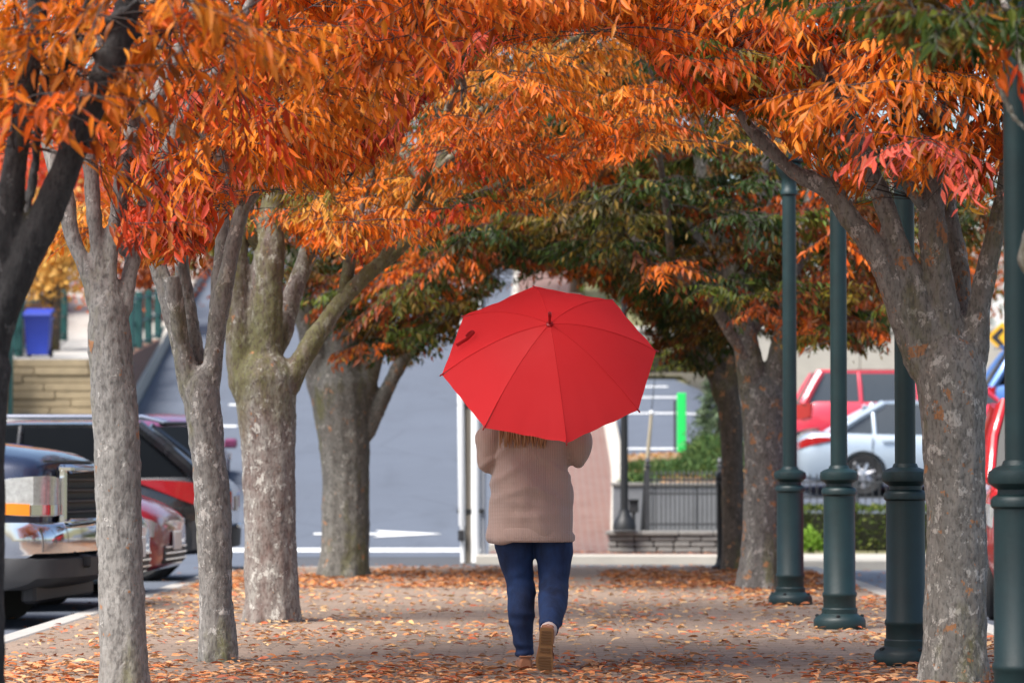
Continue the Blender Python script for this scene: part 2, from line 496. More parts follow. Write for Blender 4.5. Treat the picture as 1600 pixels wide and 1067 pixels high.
def leaf_objects(lv, idx, mat, parent=None, tmpl=T8, key=''):
    """one object for each chosen leaf, sharing meshes between leaves of about one colour."""
    inv = wm(parent).inverted() if parent is not None else Matrix.Identity(4)
    out = []
    for i in idx:
        a, b = Vector(lv.a[i]), Vector(lv.b[i]); c = a.cross(b)
        l, w = float(lv.l[i]), float(lv.w[i])
        m = Matrix(((a.x*l, b.x*w, c.x*l, lv.p[i][0]), (a.y*l, b.y*w, c.y*l, lv.p[i][1]), (a.z*l, b.z*w, c.z*l, lv.p[i][2]), (0, 0, 0, 1)))
        o = link(bpy.data.objects.new('leaf', single_leaf_mesh(lv.c[i], mat, tmpl, key)))
        o.parent = parent
        o.matrix_basis = inv @ m
        out.append(o)
    return out

# ------------------------------------------------------------------ the land, roads and pavements
def sheet(name, xl, xr, ys, mat, dz=0.0, nx=4, hf=H, kind='structure'):
    """a strip lying on the land between xl(y) and xr(y)."""
    v, f = [], []
    for y in ys:
        a, b = xl(y), xr(y)
        for i in range(nx + 1):
            x = a + (b - a) * i / nx
            v.append((x, y, hf(x, y) + dz))
    n = nx + 1
    for j in range(len(ys) - 1):
        for i in range(nx):
            f.append((j*n+i, j*n+i+1, (j+1)*n+i+1, (j+1)*n+i))
    return tag(mesh(name, v, f, mat), kind=kind)
def band(name, pts, w, h, mat, side=1, dz=0.0, top=0.0):
    """a kerb of width w and height h along pts (x, y), standing on the land."""
    m = MB(); rings = []
    for i, (x, y) in enumerate(pts):
        a = Vector(pts[max(i-1, 0)]); b = Vector(pts[min(i+1, len(pts)-1)])
        t = (b - a).normalized(); n = Vector((t.y, -t.x)) * side
        z = H(x, y) + dz
        e = 0.015
        rings.append([(x, y, z - 0.1), (x, y, z + h - e), (x + n.x*e, y + n.y*e, z + h), (x + n.x*(w-e), y + n.y*(w-e), z + h), (x + n.x*w, y + n.y*w, z + h - e), (x + n.x*w, y + n.y*w, z - 0.1)])
    m.loft(rings)
    return tag(m.build(name, mat), kind='structure')
def yy(a, b, step=0.6):
    n = max(1, int(round((b - a) / step)))
    return [a + (b - a) * i / n for i in range(n + 1)]
M['asphaltw'] = plain('grey_wall', (.17, .175, .185), .9, 0, .25, 3, .3, 40)
M['turf'] = plain('dry_hillside', (0.14, 0.13, 0.055), 1, 0, 0.5, 0.9, 0.6, 12)
xs = [-700, -300, -120, -60, -30] + [-16 + i for i in range(34)] + [24, 40, 80, 200, 700]
ys_ = [-200, -60, -20, 0, 10, 20, 30, 36] + [38 + i for i in range(40)] + [82, 90, 100, 110, 115, 125, 140, 180, 260, 400, 800]
gv = [(x, y, H(x, y) - 0.10) for y in ys_ for x in xs]
gn = len(xs)
gf = [(j*gn+i, j*gn+i+1, (j+1)*gn+i+1, (j+1)*gn+i) for j in range(len(ys_)-1) for i in range(gn-1)]
tag(mesh('ground', gv, gf, M['turf']), kind='structure')

PL, PR, PE = -3.2, 2.92, 35.35          # the brick walk: its two long edges and its far end
sheet('parking_area', lambda y: -16, lambda y: PL - 0.1, [-20, 10, 20, 30, 38, 41, 43], M['asphalt'], 0.0, 3)
sheet('side_street', lambda y: PR + 0.1, lambda y: 16, [-20, 10, 20, 30, 38.3], M['asphalt'], 0.0, 3)
sheet('cross_street', lambda y: PL - 0.1, lambda y: PR + 0.1, [PE, 38, 40, 41, 42.4], M['asphaltd'], 0.0, 3)
def road_l(y): return -7.3 - 0.062 * (y - 58) if y > 52 else -6.93 - 0.22 * (52 - y)
sheet('hill_road', road_l, lambda y: -0.62, yy(42.4, 112, 0.6), M['asphalt'], 0.004, 6)
# road paint
sheet('stop_line', lambda y: -5.2, lambda y: -0.72, yy(43.15, 43.6, 0.15), M['line'], 0.010, 6)
ay = 45.0
av = [(-3.1, ay - .07), (-2.15, ay - .07), (-2.25, ay - .32), (-1.3, ay), (-2.25, ay + .32), (-2.15, ay + .07), (-3.1, ay + .07)]
m = MB(); m.add([(x, y, H(x, y) + 0.016) for x, y in av], [(0, 1, 5, 6), (1, 2, 3), (1, 3, 5), (5, 3, 4)])
tag(m.build('road_arrow', M['line'], smooth=False), kind='structure')
for yv, x0, x1 in ((60.2, -5.75, -5.25), (57.0, -5.72, -5.3), (64.0, -5.9, -5.5), (69.0, -6.2, -5.8)):
    sheet('road_marking', lambda y: x0, lambda y: x1, yy(yv, yv + .22, .11), M['line'], 0.010, 2)
# the parking lot up the slope to the right
sheet('parking_lot', lambda y: 1.32, lambda y: 14.0, yy(52.6, 64.6, 0.6), M['asphalt'], 0.004, 26)
for yv, x0, x1 in ((54.0, 1.45, 2.5), (54.2, 2.55, 3.0), (58.9, 1.3, 3.4), (61.4, 1.6, 2.8), (63.2, 1.35, 2.6)):
    sheet('parking_line', lambda y: x0, lambda y: x1, yy(yv, yv + .16, .08), M['line'], 0.012, 6)
sheet('parking_lot', lambda y: 3.3, lambda y: 16, yy(44.6, 52.6, 0.5), M['asphalt'], 0.004, 16)
# brick footpath up the hill with its pale kerbs
band('kerb', [(-0.62, y) for y in yy(43, 112, 1)], 0.16, 0.12, M['paleconc'], 1)
sheet('brick_footpath', lambda y: -0.46, lambda y: 1.03 + 0.17 * sstep(43, 52, y), yy(41.0, 100, 0.6), M['brickwalk'], 0.114, 4)
band('kerb', [(1.02 + 0.17 * sstep(43, 52, y), y) for y in yy(42.9, 64, 0.8)], 0.24, 0.125, M['paleconc'], 1)
# the corner pavement beyond the cross street
def flat(x, y): return 0.0
sheet('corner_pavement', lambda y: -0.6, lambda y: 2.95, [40.6, 41.5, 42.3, 42.95], M['brickwalk'], 0.0, 3, flat)
band('kerb', [(-0.75, 40.5), (0.5, 40.45), (2.0, 40.4), (2.95, 40.2)], 0.34, 0.12, M['paleconc'], -1)
sheet('side_pavement', lambda y: 2.95, lambda y: 15.0, [38.6, 39.6, 40.4, 41.2], M['paleconc'], 0.0, 3, flat)
band('kerb', [(2.95, 38.3), (6, 38.25), (15, 38.2)], 0.3, 0.12, M['paleconc'], -1)

# the brick walk itself: slab, individual bricks, kerbs
slab = MB(); slab.add([(PL, -6, -0.012), (PR, -6, -0.012), (PR, PE, -0.012), (PL, PE, -0.012), (PL, -6, -0.3), (PR, -6, -0.3), (PR, PE, -0.3), (PL, PE, -0.3)],
                      [(0, 1, 2, 3), (4, 7, 6, 5), (0, 4, 5, 1), (1, 5, 6, 2), (2, 6, 7, 3), (3, 7, 4, 0)])
walk = tag(slab.build('brick_walk', M['mortar'], smooth=False), kind='structure')
BW, BD, JT = 0.200, 0.098, 0.008
def brick_verts(cx, cy, w, d, dz, tx, ty):
    a, b, e = w/2, d/2, 0.006
    def z(x, y): return dz + tx * x + ty * y
    v = [(cx+x, cy+y, z(x, y)) for x, y in ((-a+e, -b+e), (a-e, -b+e), (a-e, b-e), (-a+e, b-e))] + [(cx+x, cy+y, z(x, y) - 0.005) for x, y in ((-a, -b), (a, -b), (a, b), (-a, b))] + \
        [(cx+x, cy+y, -0.02) for x, y in ((-a, -b), (a, -b), (a, b), (-a, b))]
    return v
BF = [(0, 1, 2, 3), (0, 4, 5, 1), (1, 5, 6, 2), (2, 6, 7, 3), (3, 7, 4, 0), (4, 8, 9, 5), (5, 9, 10, 6), (6, 10, 11, 7), (7, 11, 8, 4)]
def col_attr(me, vals):
    ca = me.color_attributes.new('Col', 'FLOAT_COLOR', 'POINT')
    a = np.ones((len(vals), 4), np.float32); a[:, :3] = np.asarray(vals, np.float32)[:, None]
    ca.data.foreach_set('color', a.ravel())
bv, bf, bc = [], [], []
nb = 0
bmeshes = {}
y = 14.6; row = 0
while y < PE - 0.06:
    x = PL + 0.004 + (0 if row % 2 else -BW / 2)
    while x < PR - 0.03:
        x0, x1 = max(x, PL + .004), min(x + BW, PR - .004)
        if x1 - x0 > 0.03:
            t = random.random(); cx, cy, w = (x0 + x1) / 2, y + BD / 2, x1 - x0
            dz, tx, ty = random.uniform(-.002, .002), random.uniform(-.01, .01), random.uniform(-.01, .01)
            if y > 15.2 and nb < 300 and abs(x1 - x0 - BW) < 1e-6 and -2.6 < cx < 2.2:
                k = nb % 12
                if k not in bmeshes:
                    me = bpy.data.meshes.new('brick')
                    me.from_pydata(brick_verts(0, 0, BW, BD, 0, tx, ty), [], BF)
                    col_attr(me, [t] * 12); me.materials.append(M['brick']); bmeshes[k] = me
                o = link(bpy.data.objects.new('brick', bmeshes[k])); o.parent = walk; o.location = (cx, cy, dz)
                nb += 1
            else:
                b = len(bv); bv += brick_verts(cx, cy, w, BD, dz, tx, ty); bf += [tuple(i + b for i in q) for q in BF]; bc += [t] * 12
        x += BW + JT
    y += BD + JT; row += 1
me = bpy.data.meshes.new('brick_courses'); me.from_pydata(bv, [], bf); col_attr(me, bc); me.materials.append(M['brick'])
o = link(bpy.data.objects.new('brick_courses', me)); o.parent = walk; o['kind'] = 'stuff'
band('kerb', [(PL, y) for y in (-6, 5, 15, 20, 25, 30, PE)], 0.17, 0.125, M['concrete'], -1)
band('kerb', [(PR, y) for y in (-6, 5, 15, 20, 25, 30, PE)], 0.17, 0.125, M['concrete'], 1)
band('kerb', [(PL - .17, PE), (0, PE), (PR + .17, PE)], 0.16, 0.122, M['concrete'], -1)

# the raised walk on the hill, far left: retaining wall, walk, stepped brick wall
def terr(x, y): return max(3.08 + 0.07 * (y - 58), H(-8, y) + .16)
sheet('hill_pavement', lambda y: -13.2 - .06*(y-58), lambda y: -7.62 - 0.062 * (y - 58), yy(58.2, 98, 1.2), M['concrete'], 0, 4, terr)
band('kerb', [(road_l(y) - 0.02, y) for y in yy(47, 108, 1.0)], 0.46, 0.36, M['paleconc'], -1)
sheet('wall_foot_pavement', lambda y: -14, lambda y: road_l(y) - 0.3, yy(52.5, 58, .6), M['paleconc'], 0.10, 6)
fw = thing('retaining_wall', 'low tan retaining wall of long stone courses below the hillside walk', 'wall', (-10.4, 58, H(-10.4, 58)))
zb = H(-10, 58) - 0.05
nc = 8
for i in range(nc):
    x = -13.2
    while x < -7.35:
        w = min(random.uniform(0.7, 1.5), -7.3 - x)
        if w > 0.1:
            h = (3.08 - zb) / nc
            boxo('stone', (x + w/2, 58.0 + random.uniform(-.02, .02) + 0.12, zb + (i + .5) * h), (w - .012, 0.3, h - .012), M['tan'], fw, bev=0.012)
        x += w
boxo('backing', (-10.25, 58.32, (zb + 3.05) / 2), (5.9, 0.1, 3.05 - zb), M['mortar'], fw)
sw = thing('terrace_wall', 'low brown brick flank wall between the hillside walk and the road kerb', 'wall', (-7.6, 70, 2))
m = MB(); rings = []
for y in yy(58.2, 98, 2):
    x = -7.62 - 0.062 * (y - 58)
    rings.append([(x, y, H(x, y) - .2), (x, y, terr(x, y) + .05), (x + .25, y, terr(x, y) + .05), (x + .25, y, H(x, y) - .2)])
m.loft(rings); m.build('wall_face', M['redbrick'], sw)
st = thing('stepped_wall', 'dark red brick wall stepping up the hill with pale stone caps', 'wall', (-10.6, 62, terr(0, 62)))
for i in range(7):
    y = 61 + i * 3.2; x = -10.05 - 0.10 * (y - 58)
    boxo('brick_block', (x, y, terr(x, y) + .25), (0.4, 3.2, 1.5), M['redbrick'], st)
    boxo('cap_stone', (x, y, terr(x, y) + 1.05), (0.52, 3.24, 0.11), M['paleconc'], st, bev=.015)
pr = thing('brick_pier', 'red brick pier with a green post at the end of the tan wall', 'pier', (-9.72, 57.4, H(-9.7, 57.4)))
boxo('pier', (-9.75, 57.4, H(-9.7, 57.4) + .75), (0.42, 0.42, 1.5), M['redbrick'], pr)
boxo('cap_stone', (-9.75, 57.4, H(-9.7, 57.4) + 1.55), (0.52, 0.52, 0.1), M['paleconc'], pr, bev=.015)
boxo('post', (-9.4, 57.5, H(-9.7, 57.4) + 1.1), (0.1, 0.1, 2.2), M['greenfar'], pr, bev=.01)
def railing(label, pts, h, panels, w=0.15):
    g = thing('railing', label, 'railing', (pts[0][0], pts[0][1], terr(*pts[0])))
    for x, y in pts:
        boxo('post', (x, y, terr(x, y) + h / 2), (w, w, h), M['greenfar'], g, bev=.015)
    for i in range(len(pts) - 1):
        (x0, y0), (x1, y1) = pts[i], pts[i+1]
        m = MB()
        for z in ((h - .12), h * .5, .15): m.tube([(x0, y0, terr(x0, y0) + z), (x1, y1, terr(x1, y1) + z)], .025, 6)
        m.build('rail', M['greenfar'], g)
        if i in panels:
            c = ((x0+x1)/2, (y0+y1)/2, terr(x0, (y0+y1)/2) + h*.45)
            boxo('panel', c, (abs(x1-x0)+.1, .03, h * .75), M['greenfar'], g)
    return g
railing('green metal railing of thick posts along the hillside walk beside the road', [(P(px, 500, D).x, D) for px, D in ((203, 60.5), (217, 63.0), (232, 66), (247, 69.5), (262, 73.5), (275, 78))], 1.15, (0,))
railing('green metal railing of thick posts by the blue bin above the tan wall', [(P(px, 500, D).x, D) for px, D in ((12, 58.6), (30, 59.4), (88, 66), (100, 70))], 1.1, (0,))
bn = thing('recycling_bin', 'tall royal blue bin standing on the walk above the tan wall', 'bin', (P(60, 550, 59).x, 59, terr(0, 59)))
m = MB(); z0 = terr(0, 59); bx = bn.location.x
m.loft([[(bx + sx * w, 59 + sy * w * .9, z0 + z) for sx, sy in ((-1, -1), (1, -1), (1, 1), (-1, 1))] for z, w in ((.05, .19), (.7, .23), (.72, .25), (.76, .25))])
m.build('body', M['bluebin'], bn)
m = MB(); m.loft([[(bx - .26, 58.75, z0 + .76), (bx + .26, 58.75, z0 + .76), (bx + .26, 59.25, z0 + .86), (bx - .26, 59.25, z0 + .86)], [(bx - .25, 58.76, z0 + .80), (bx + .25, 58.76, z0 + .80), (bx + .25, 59.25, z0 + .91), (bx - .25, 59.25, z0 + .91)]])
m.build('lid', M['bluebin'], bn)
for sx in (-1, 1):
    m = MB(); m.lathe([(.07, -.03), (.09, -.02), (.09, .02), (.07, .03)], 14, (bx + sx * .2, 59.2, z0 + .09), Euler((0, R(90), 0)).to_matrix()); m.build('wheel', M['rubber'], bn)

# ------------------------------------------------------------------ buildings far up the hill and beyond the car park
def building(name, label, c, size, mat, wins, roofh=1.2, gable=True, nw=5, floors=2, roof=None):
    x, y, z = c; w, d, h = size
    b = thing(name, label, 'building', c)
    boxo('wall', (x, y, z + h/2 - .5), (w, d, h + 1), mat, b)
    for fl in range(floors):
        for i in range(nw):
            wx = x - w/2 + w * (i + .5) / nw; wz = z + (fl + .55) * h / floors
            f = boxo('window', (wx, y - d/2 - .02, wz), (w/nw*.55, .1, h/floors*.5), M['white'], b)
            boxo('pane', (wx, y - d/2 - .08, wz), (w/nw*.45, .03, h/floors*.42), M['paleglass'], f)
            boxo('sill', (wx, y - d/2 - .1, wz - h/floors*.27), (w/nw*.62, .14, .07), M['white'], f)
    m = MB()
    o = .35
    if gable:
        m.loft([[(x - w/2 - o, y - d/2 - o, z + h), (x + w/2 + o, y - d/2 - o, z + h), (x + w/2 + o, y - d/2 - o, z + h + .12), (x, y - d/2 - o, z + h + roofh + .12), (x - w/2 - o, y - d/2 - o, z + h + .12)],
                [(x - w/2 - o, y + d/2 + o, z + h), (x + w/2 + o, y + d/2 + o, z + h), (x + w/2 + o, y + d/2 + o, z + h + .12), (x, y + d/2 + o, z + h + roofh + .12), (x - w/2 - o, y + d/2 + o, z + h + .12)]])
    else:
        m.box((x, y, z + h + .15), (w + 2*o, d + 2*o, .3))
    m.build('roof', roof or M['rooftile'], b)
    return b
def at(px, D, dz=0): x = P(px, 500, D).x; return (x, D, H(x, D) + dz)
building('house', 'grey sided house at the top of the hill road behind the umbrella', (-2.0, 112, H(0, 108) - .3), (4.6, 7, 5.2), M['siding'], 0, 1.6, True, 3, 2)
building('house', 'beige rendered house with a flat roof beside the grey sided house', (1.6, 116, H(0, 108) - .3), (3.0, 8, 6.0), M['beige'], 0, 0, False, 2, 2)
building('shop_building', 'white flat roofed building beyond the car park behind the yellow sign', (at(1600, 96)[0], 96, 4.6), (5.2, 8, 3.4), M['white'], 0, 0, False, 4, 1, M['white'])
cw = thing('car_park_wall', 'long pale concrete wall closing the upper car park behind the red van', 'wall', (7.5, 67, H(7.5, 67)))
m = MB()
for i in range(9):
    x0, x1 = 1.9 + i * 1.6, 1.9 + (i + 1) * 1.6
    zb = H((x0+x1)/2, 66.4)
    boxo('wall_panel', ((x0+x1)/2, 66.6 + random.uniform(-.01, .01), 3.62 - .9), (1.585, .3, 2.4), M['paleconc'], cw, bev=.01)
boxo('coping', (9.1, 66.6, 3.99), (14.6, .4, .12), M['concrete'], cw, bev=.02)

# ------------------------------------------------------------------ the bed on the slope, corner wall, fences, hedge
bedv, bedf = [], []
bx0, bx1, by0, by1, bn_ = 1.30, 3.25, 44.6, 53.0, 14
BEDZ = .84
def bedh(x, y):
    u = (x - bx0) / (bx1 - bx0); v = (y - by0) / (by1 - by0)
    e = min(1, u / .25) * min(1, (1 - u) / .12) * min(1, v / .35) * min(1, (1 - v) / .15)
    return max(H(x, y) + .06, BEDZ * sstep(-.02, .06, u) + .03) + 0.10 * max(0, e) + .16 * u * max(0, e)
for j in range(bn_ + 1):
    for i in range(bn_ + 1):
        x, y = bx0 + (bx1 - bx0) * i / bn_, by0 + (by1 - by0) * j / bn_
        bedv.append((x, y, bedh(x, y)))
for j in range(bn_):
    for i in range(bn_):
        k = j * (bn_ + 1) + i; bedf.append((k, k + 1, k + bn_ + 2, k + bn_ + 1))
tag(mesh('planting_bed', bedv, bedf, M['soil']), kind='structure')

bw_ = thing('bank_wall', 'plain grey concrete wall holding up the planted bank behind the iron fence', 'wall', (2.2, 44.5, 0))
for i in range(4):
    boxo('wall_panel', (1.06 + .58*i + .29, 44.5, .36), (.572, .16, 1.0), M['asphaltw'], bw_, bev=.01)
boxo('coping', (2.22, 44.5, .875), (2.36, .22, .05), M['stonea'], bw_, bev=.01)
cwl = thing('stone_wall', 'low grey wall of rough stone blocks under the black iron fence', 'wall', (1.6, 41.6, 0))
WX0, WX1, WY = 0.93, 2.86, 41.5
boxo('core', ((WX0 + WX1)/2, WY + .2, 0.10), (WX1 - WX0 - .06, .26, .26), M['mortar'], cwl)
for r_, (z0, h) in enumerate(((0, .075), (.075, .075), (.15, .075))):
    x = WX0 - (.1 if r_ % 2 else 0)
    while x < WX1 - .05:
        w = random.uniform(.2, .36); a, b = max(x, WX0), min(x + w, WX1)
        if b - a > .05: boxo('stone', ((a + b)/2, WY + .15 + random.uniform(-.018, .012), z0 + h/2), (b - a - .012, .3, h - .010), M['stonea'], cwl, bev=.012)
        x += w
x = WX0 - .03
while x < WX1:
    w = random.uniform(.34, .5); b = min(x + w, WX1 + .03)
    boxo('cap_stone', ((x + b)/2, WY + .15 + random.uniform(-.01, .01), .225 + .032), (b - x - .01, .38, .06), M['stonea'], cwl, bev=.012)
    x += w
def iron_fence(label, x0, x1, y, zb, h, n, posts, dy=0.0):
    g = thing('iron_fence', label, 'fence', ((x0+x1)/2, y, zb))
    for k in range(n):
        t = k / (n - 1); x = x0 + (x1 - x0) * t; yk = y + dy * t
        m = MB(); m.tube([(x, yk, zb + .02), (x, yk, zb + h - .05)], .008, 6); m.lathe([(.008, 0), (.017, .015), (.001, .07)], 6, (x, yk, zb + h - .06)); m.build('bar', M['fence'], g)
    for z in (.09, h - .12, h * .62):
        m = MB(); m.box(((x0+x1)/2, y + dy/2, zb + z), (math.hypot(x1-x0, dy), .022, .028), Euler((0, 0, math.atan2(dy, x1-x0))).to_matrix()); m.build('rail', M['fence'], g)
    for t in posts:
        x = x0 + (x1-x0)*t; yk = y + dy*t
        m = MB(); m.box((x, yk, zb + h*.53), (.06, .06, h*1.06)); m.lathe([(.045, 0), (.05, .02), (.02, .04), (.038, .07), (.02, .11), (.002, .13)], 10, (x, yk, zb + h*1.06)); m.build('post', M['fence'], g)
    return g
iron_fence('black iron picket fence with finials on the low stone wall', P(1012, 800, 41.6).x, 2.86, 41.65, .28, .78, 25, (0.0, 0.66, 1.0))
iron_fence('black iron picket fence between the hedge and the pale blue car', 3.0, 7.6, 45.6, H(5, 45.6), .88, 48, (0, .33, .66, 1))
def blades(n, fn, mat, name, parent, cols, l=(.05, .09), w=.35, tmpl=T4, up=0.6):
    lv = Leaves()
    p, nrm = fn(n)
    a = norm(RNG.normal(size=(n, 3)) + nrm * 1.0 + np.array([0, 0, up])); b = RNG.normal(size=(n, 3))
    L = RNG.uniform(l[0], l[1], n)
    c = np.array(cols)[RNG.integers(0, len(cols), n)] * RNG.uniform(.6, 1.4, (n, 1))
    lv.add(p, a, b, L, L * w, c)
    o = lv.pack().build(name, mat, parent, tmpl); o['kind'] = 'stuff'
    return o
def box_fn(c, s):
    def fn(n):
        c_, s_ = np.array(c), np.array(s)
        u = RNG.uniform(-1, 1, (n, 3)); ax = RNG.integers(0, 3, n); sg = np.sign(RNG.uniform(-1, 1, n)); sg[ax == 2] = 1
        u[np.arange(n), ax] = sg * RNG.uniform(.9, 1.03, n)
        nr = np.zeros((n, 3)); nr[np.arange(n), ax] = sg
        bumpy = np.array([noise.noise(Vector(q * s_ * 4)) for q in u])[:, None]
        return c_ + u * s_ / 2 + nr * bumpy * .05, nr
    return fn
def mound_fn(c, r):
    def fn(n):
        th = RNG.uniform(0, 2*np.pi, n); z = RNG.uniform(0.0, 1, n) ** .8
        d = np.stack([np.cos(th) * np.sqrt(1 - z*z), np.sin(th) * np.sqrt(1 - z*z), z], 1)
        k = RNG.uniform(.75, 1.08, (n, 1)) * (1 + .25 * np.array([noise.noise(Vector(q * 2.5 + np.array(c))) for q in d])[:, None])
        return np.array(c) + d * np.array(r) * k, d
    return fn
hd = thing('hedge', 'clipped dark green box hedge between the green lamp posts in front of the fence', 'hedge', (4.6, 42.2, 0))
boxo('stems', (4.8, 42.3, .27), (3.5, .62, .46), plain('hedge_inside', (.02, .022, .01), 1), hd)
blades(9000, box_fn((4.8, 42.3, .29), (3.75, .85, .56)), M['needle'], 'foliage', hd, [(.075, .11, .025), (.10, .145, .03), (.05, .07, .018), (.14, .16, .04)], (.04, .08), .5)
sm = thing('shrub', 'small bright lime green shrub at the foot of the dark hedge', 'shrub', (P(1268, 860, 41.4).x, 41.5, .0))
blades(500, mound_fn((sm.location.x, 41.5, .02), (.12, .12, .26)), M['needle'], 'foliage', sm, [(.18, .32, .04), (.24, .38, .06)], (.05, .09), .5)
m = MB(); m.tube([(sm.location.x, 41.5, -.02), (sm.location.x, 41.5, .2)], .01, 6); m.build('stem', M['twig'], sm)
for i, (px, D, r, lab) in enumerate(((1075, 46.5, (.62, 1.3, .24), 'spreading green juniper on the bank beside the bright green post'), (1120, 49, (.55, 1.5, .46), 'taller green juniper mound behind the far brown trunk'),
                                    (1000, 45.0, (.22, .5, .13), 'small low juniper tuft at the path side of the planting bed'), (1005, 50.5, (.3, .35, .1), 'thin flat juniper tuft at the edge of the car park'))):
    x = P(px, 700, D).x; z = bedh(min(max(x, bx0), bx1), D)
    j = thing('juniper', lab, 'shrub', (x, D, z))
    blades(2600 if i < 2 else 700, mound_fn((x, D, z - .03), r), M['needle'], 'foliage', j, [(.06, .12, .035), (.09, .15, .05), (.13, .18, .05), (.04, .08, .03)], (.07, .14), .22)
    m = MB(); m.tube([(x, D, z - .05), (x, D, z + r[2] * .6)], .025, 6); m.build('stem', M['twig'], j)
hb = thing('hedge', 'yellow green low hedge along the top of the upper car park', 'hedge', (P(1035, 560, 66).x, 66, H(2.5, 66)))
x = hb.location.x
blades(2200, box_fn((x + .1, 65.8, H(2.5, 65.8) + .28), (1.7, .6, .55)), M['needle'], 'foliage', hb, [(.20, .22, .03), (.30, .28, .04), (.10, .14, .03)], (.08, .14), .5)
boxo('stems', (x + .1, 65.8, H(2.5, 65.8) + .22), (1.5, .4, .4), M['twig'], hb)
leafbed = thing('leaf_drift', 'yellow brown fallen leaves drifted over the planting bed', 'leaves', (2, 46, 1)); leafbed['kind'] = 'stuff'
def bed_fn(n):
    p = np.stack([RNG.uniform(bx0, bx1, n), RNG.uniform(by0, by1, n), np.zeros(n)], 1)
    p[:, 2] = [bedh(q[0], q[1]) + .015 for q in p]
    return p, np.zeros((n, 3))
lv = Leaves(); p, _ = bed_fn(1500); n = len(p)
lv.add(p, RNG.normal(size=(n, 3)) * np.array([1, 1, .2]), RNG.normal(size=(n, 3)) * np.array([1, 1, .2]), RNG.uniform(.07, .11, n), RNG.uniform(.03, .05, n), np.array([(.5, .27, .09), (.45, .3, .12), (.35, .16, .06)])[RNG.integers(0, 3, n)])
lv.pack().build('leaves', M['dryleaf'], leafbed, T4)['kind'] = 'stuff'

# ------------------------------------------------------------------ lamp posts and other street furniture
def lamp_post(label, x, y, seam):
    g = thing('lamp_post', label, 'lamp post', (x, y, 0), (0, 0, seam), 'dark green lamp posts along the brick walk')
    m = MB(); m.lathe([(.168, 0), (.172, .012), (.172, .055), (.160, .075), (.128, .092), (.118, .10), (.118, .13), (.112, .137)], 32); m.build('base', M['green'], g, True)
    m = MB(); m.lathe([(.108, .13), (.108, .205), (.114, .215), (.114, .235), (.106, .245), (.104, .86), (.104, .875), (.116, .885), (.118, .91), (.108, .925), (.088, .935)], 32); m.build('pedestal', M['green'], g, True)
    m = MB(); m.lathe([(.088, .93), (.088, .955), (.102, .965), (.124, .98), (.129, 1.005), (.124, 1.03), (.10, 1.045), (.070, 1.055), (.062, 1.075)], 32); m.build('collar', M['green'], g, True)
    m = MB(); m.lathe([(.056, 1.06), (.0555, 1.5), (.055, 2.4), (.0535, 3.22)], 28); m.build('shaft', M['green'], g, True)
    m = MB(); m.lathe([(.0535, 3.2), (.066, 3.21), (.066, 3.24), (.058, 3.25), (.058, 3.33), (.078, 3.36), (.098, 3.40), (.104, 3.44), (.086, 3.46)], 28); m.build('capital', M['green'], g, True)
    ln = boxo('lantern', (0, 0, 3.49), (.21, .21, .06), M['green'], g, True, bev=.012)
    for sx in (-1, 1):
        for sy in (-1, 1):
            m = MB(); m.tube([(sx*.09, sy*.09, 3.5), (sx*.135, sy*.135, 3.86)], .011, 6); m.build('lantern_bar', M['iron'], ln, True)
    for k in range(4):
        a = k * math.pi / 2
        q = [Vector((-.088, -.086, 3.52)), Vector((.088, -.086, 3.52)), Vector((.128, -.127, 3.85)), Vector((-.128, -.127, 3.85))]
        rt = Matrix.Rotation(a, 3, 'Z')
        m = MB(); m.loft([[rt @ v for v in q], [rt @ (v + Vector((0, .006, 0))) for v in q]]); m.build('pane', M['paleglass'], ln, True, smooth=False)
    m = MB(); m.lathe([(.20, 3.86), (.205, 3.875), (.15, 3.94), (.06, 4.02), (.03, 4.05), (.045, 4.08), (.02, 4.12), (.003, 4.16)], 24); m.build('roof', M['green'], ln, True)
    for k in range(4):
        a = math.pi/4 + k * math.pi/2
        m = MB(); m.lathe([(.014, 0), (.014, .012), (.006, .018)], 6, (.148*math.cos(a), .148*math.sin(a), .078)); m.build('bolt', M['iron'], g, True)
    return g
XP = 2.0
lamp_post('dark green lamp post close beside the orange blotched tree trunk', P(1235, 943, 25.25).x, 25.25, .4)
lamp_post('dark green lamp post standing across the back half of the pale blue car', P(1312, 980, 21.35).x, 21.35, 2.2)
lamp_post('dark green lamp post just behind the big flaking trunk, overlapped by its side', P(1416, 1036, 17.33).x, 17.33, 1.2)
lamp_post('thick dark green lamp post at the photo edge in front of the red off-roader', P(1594, 1125, 13.35).x, 13.35, 3.9)

# a slim black post at the far end of the walk
bp = thing('bollard', 'slim black iron post at the far end of the brick walk beside the brown trunk', 'bollard', (P(1128, 888, 34.6).x, 34.6, 0))
m = MB(); m.lathe([(.11, 0), (.11, .03), (.075, .05), (.062, .08), (.058, .12)], 20); m.build('base', M['iron'], bp, True)
m = MB(); m.lathe([(.052, .1), (.050, .88), (.062, .90), (.062, .93), (.05, .95)], 20); m.build('shaft', M['iron'], bp, True)
m = MB(); m.lathe([(.05, .94), (.066, .96), (.066, 1.0), (.045, 1.03), (.01, 1.045)], 20); m.build('cap', M['iron'], bp, True)

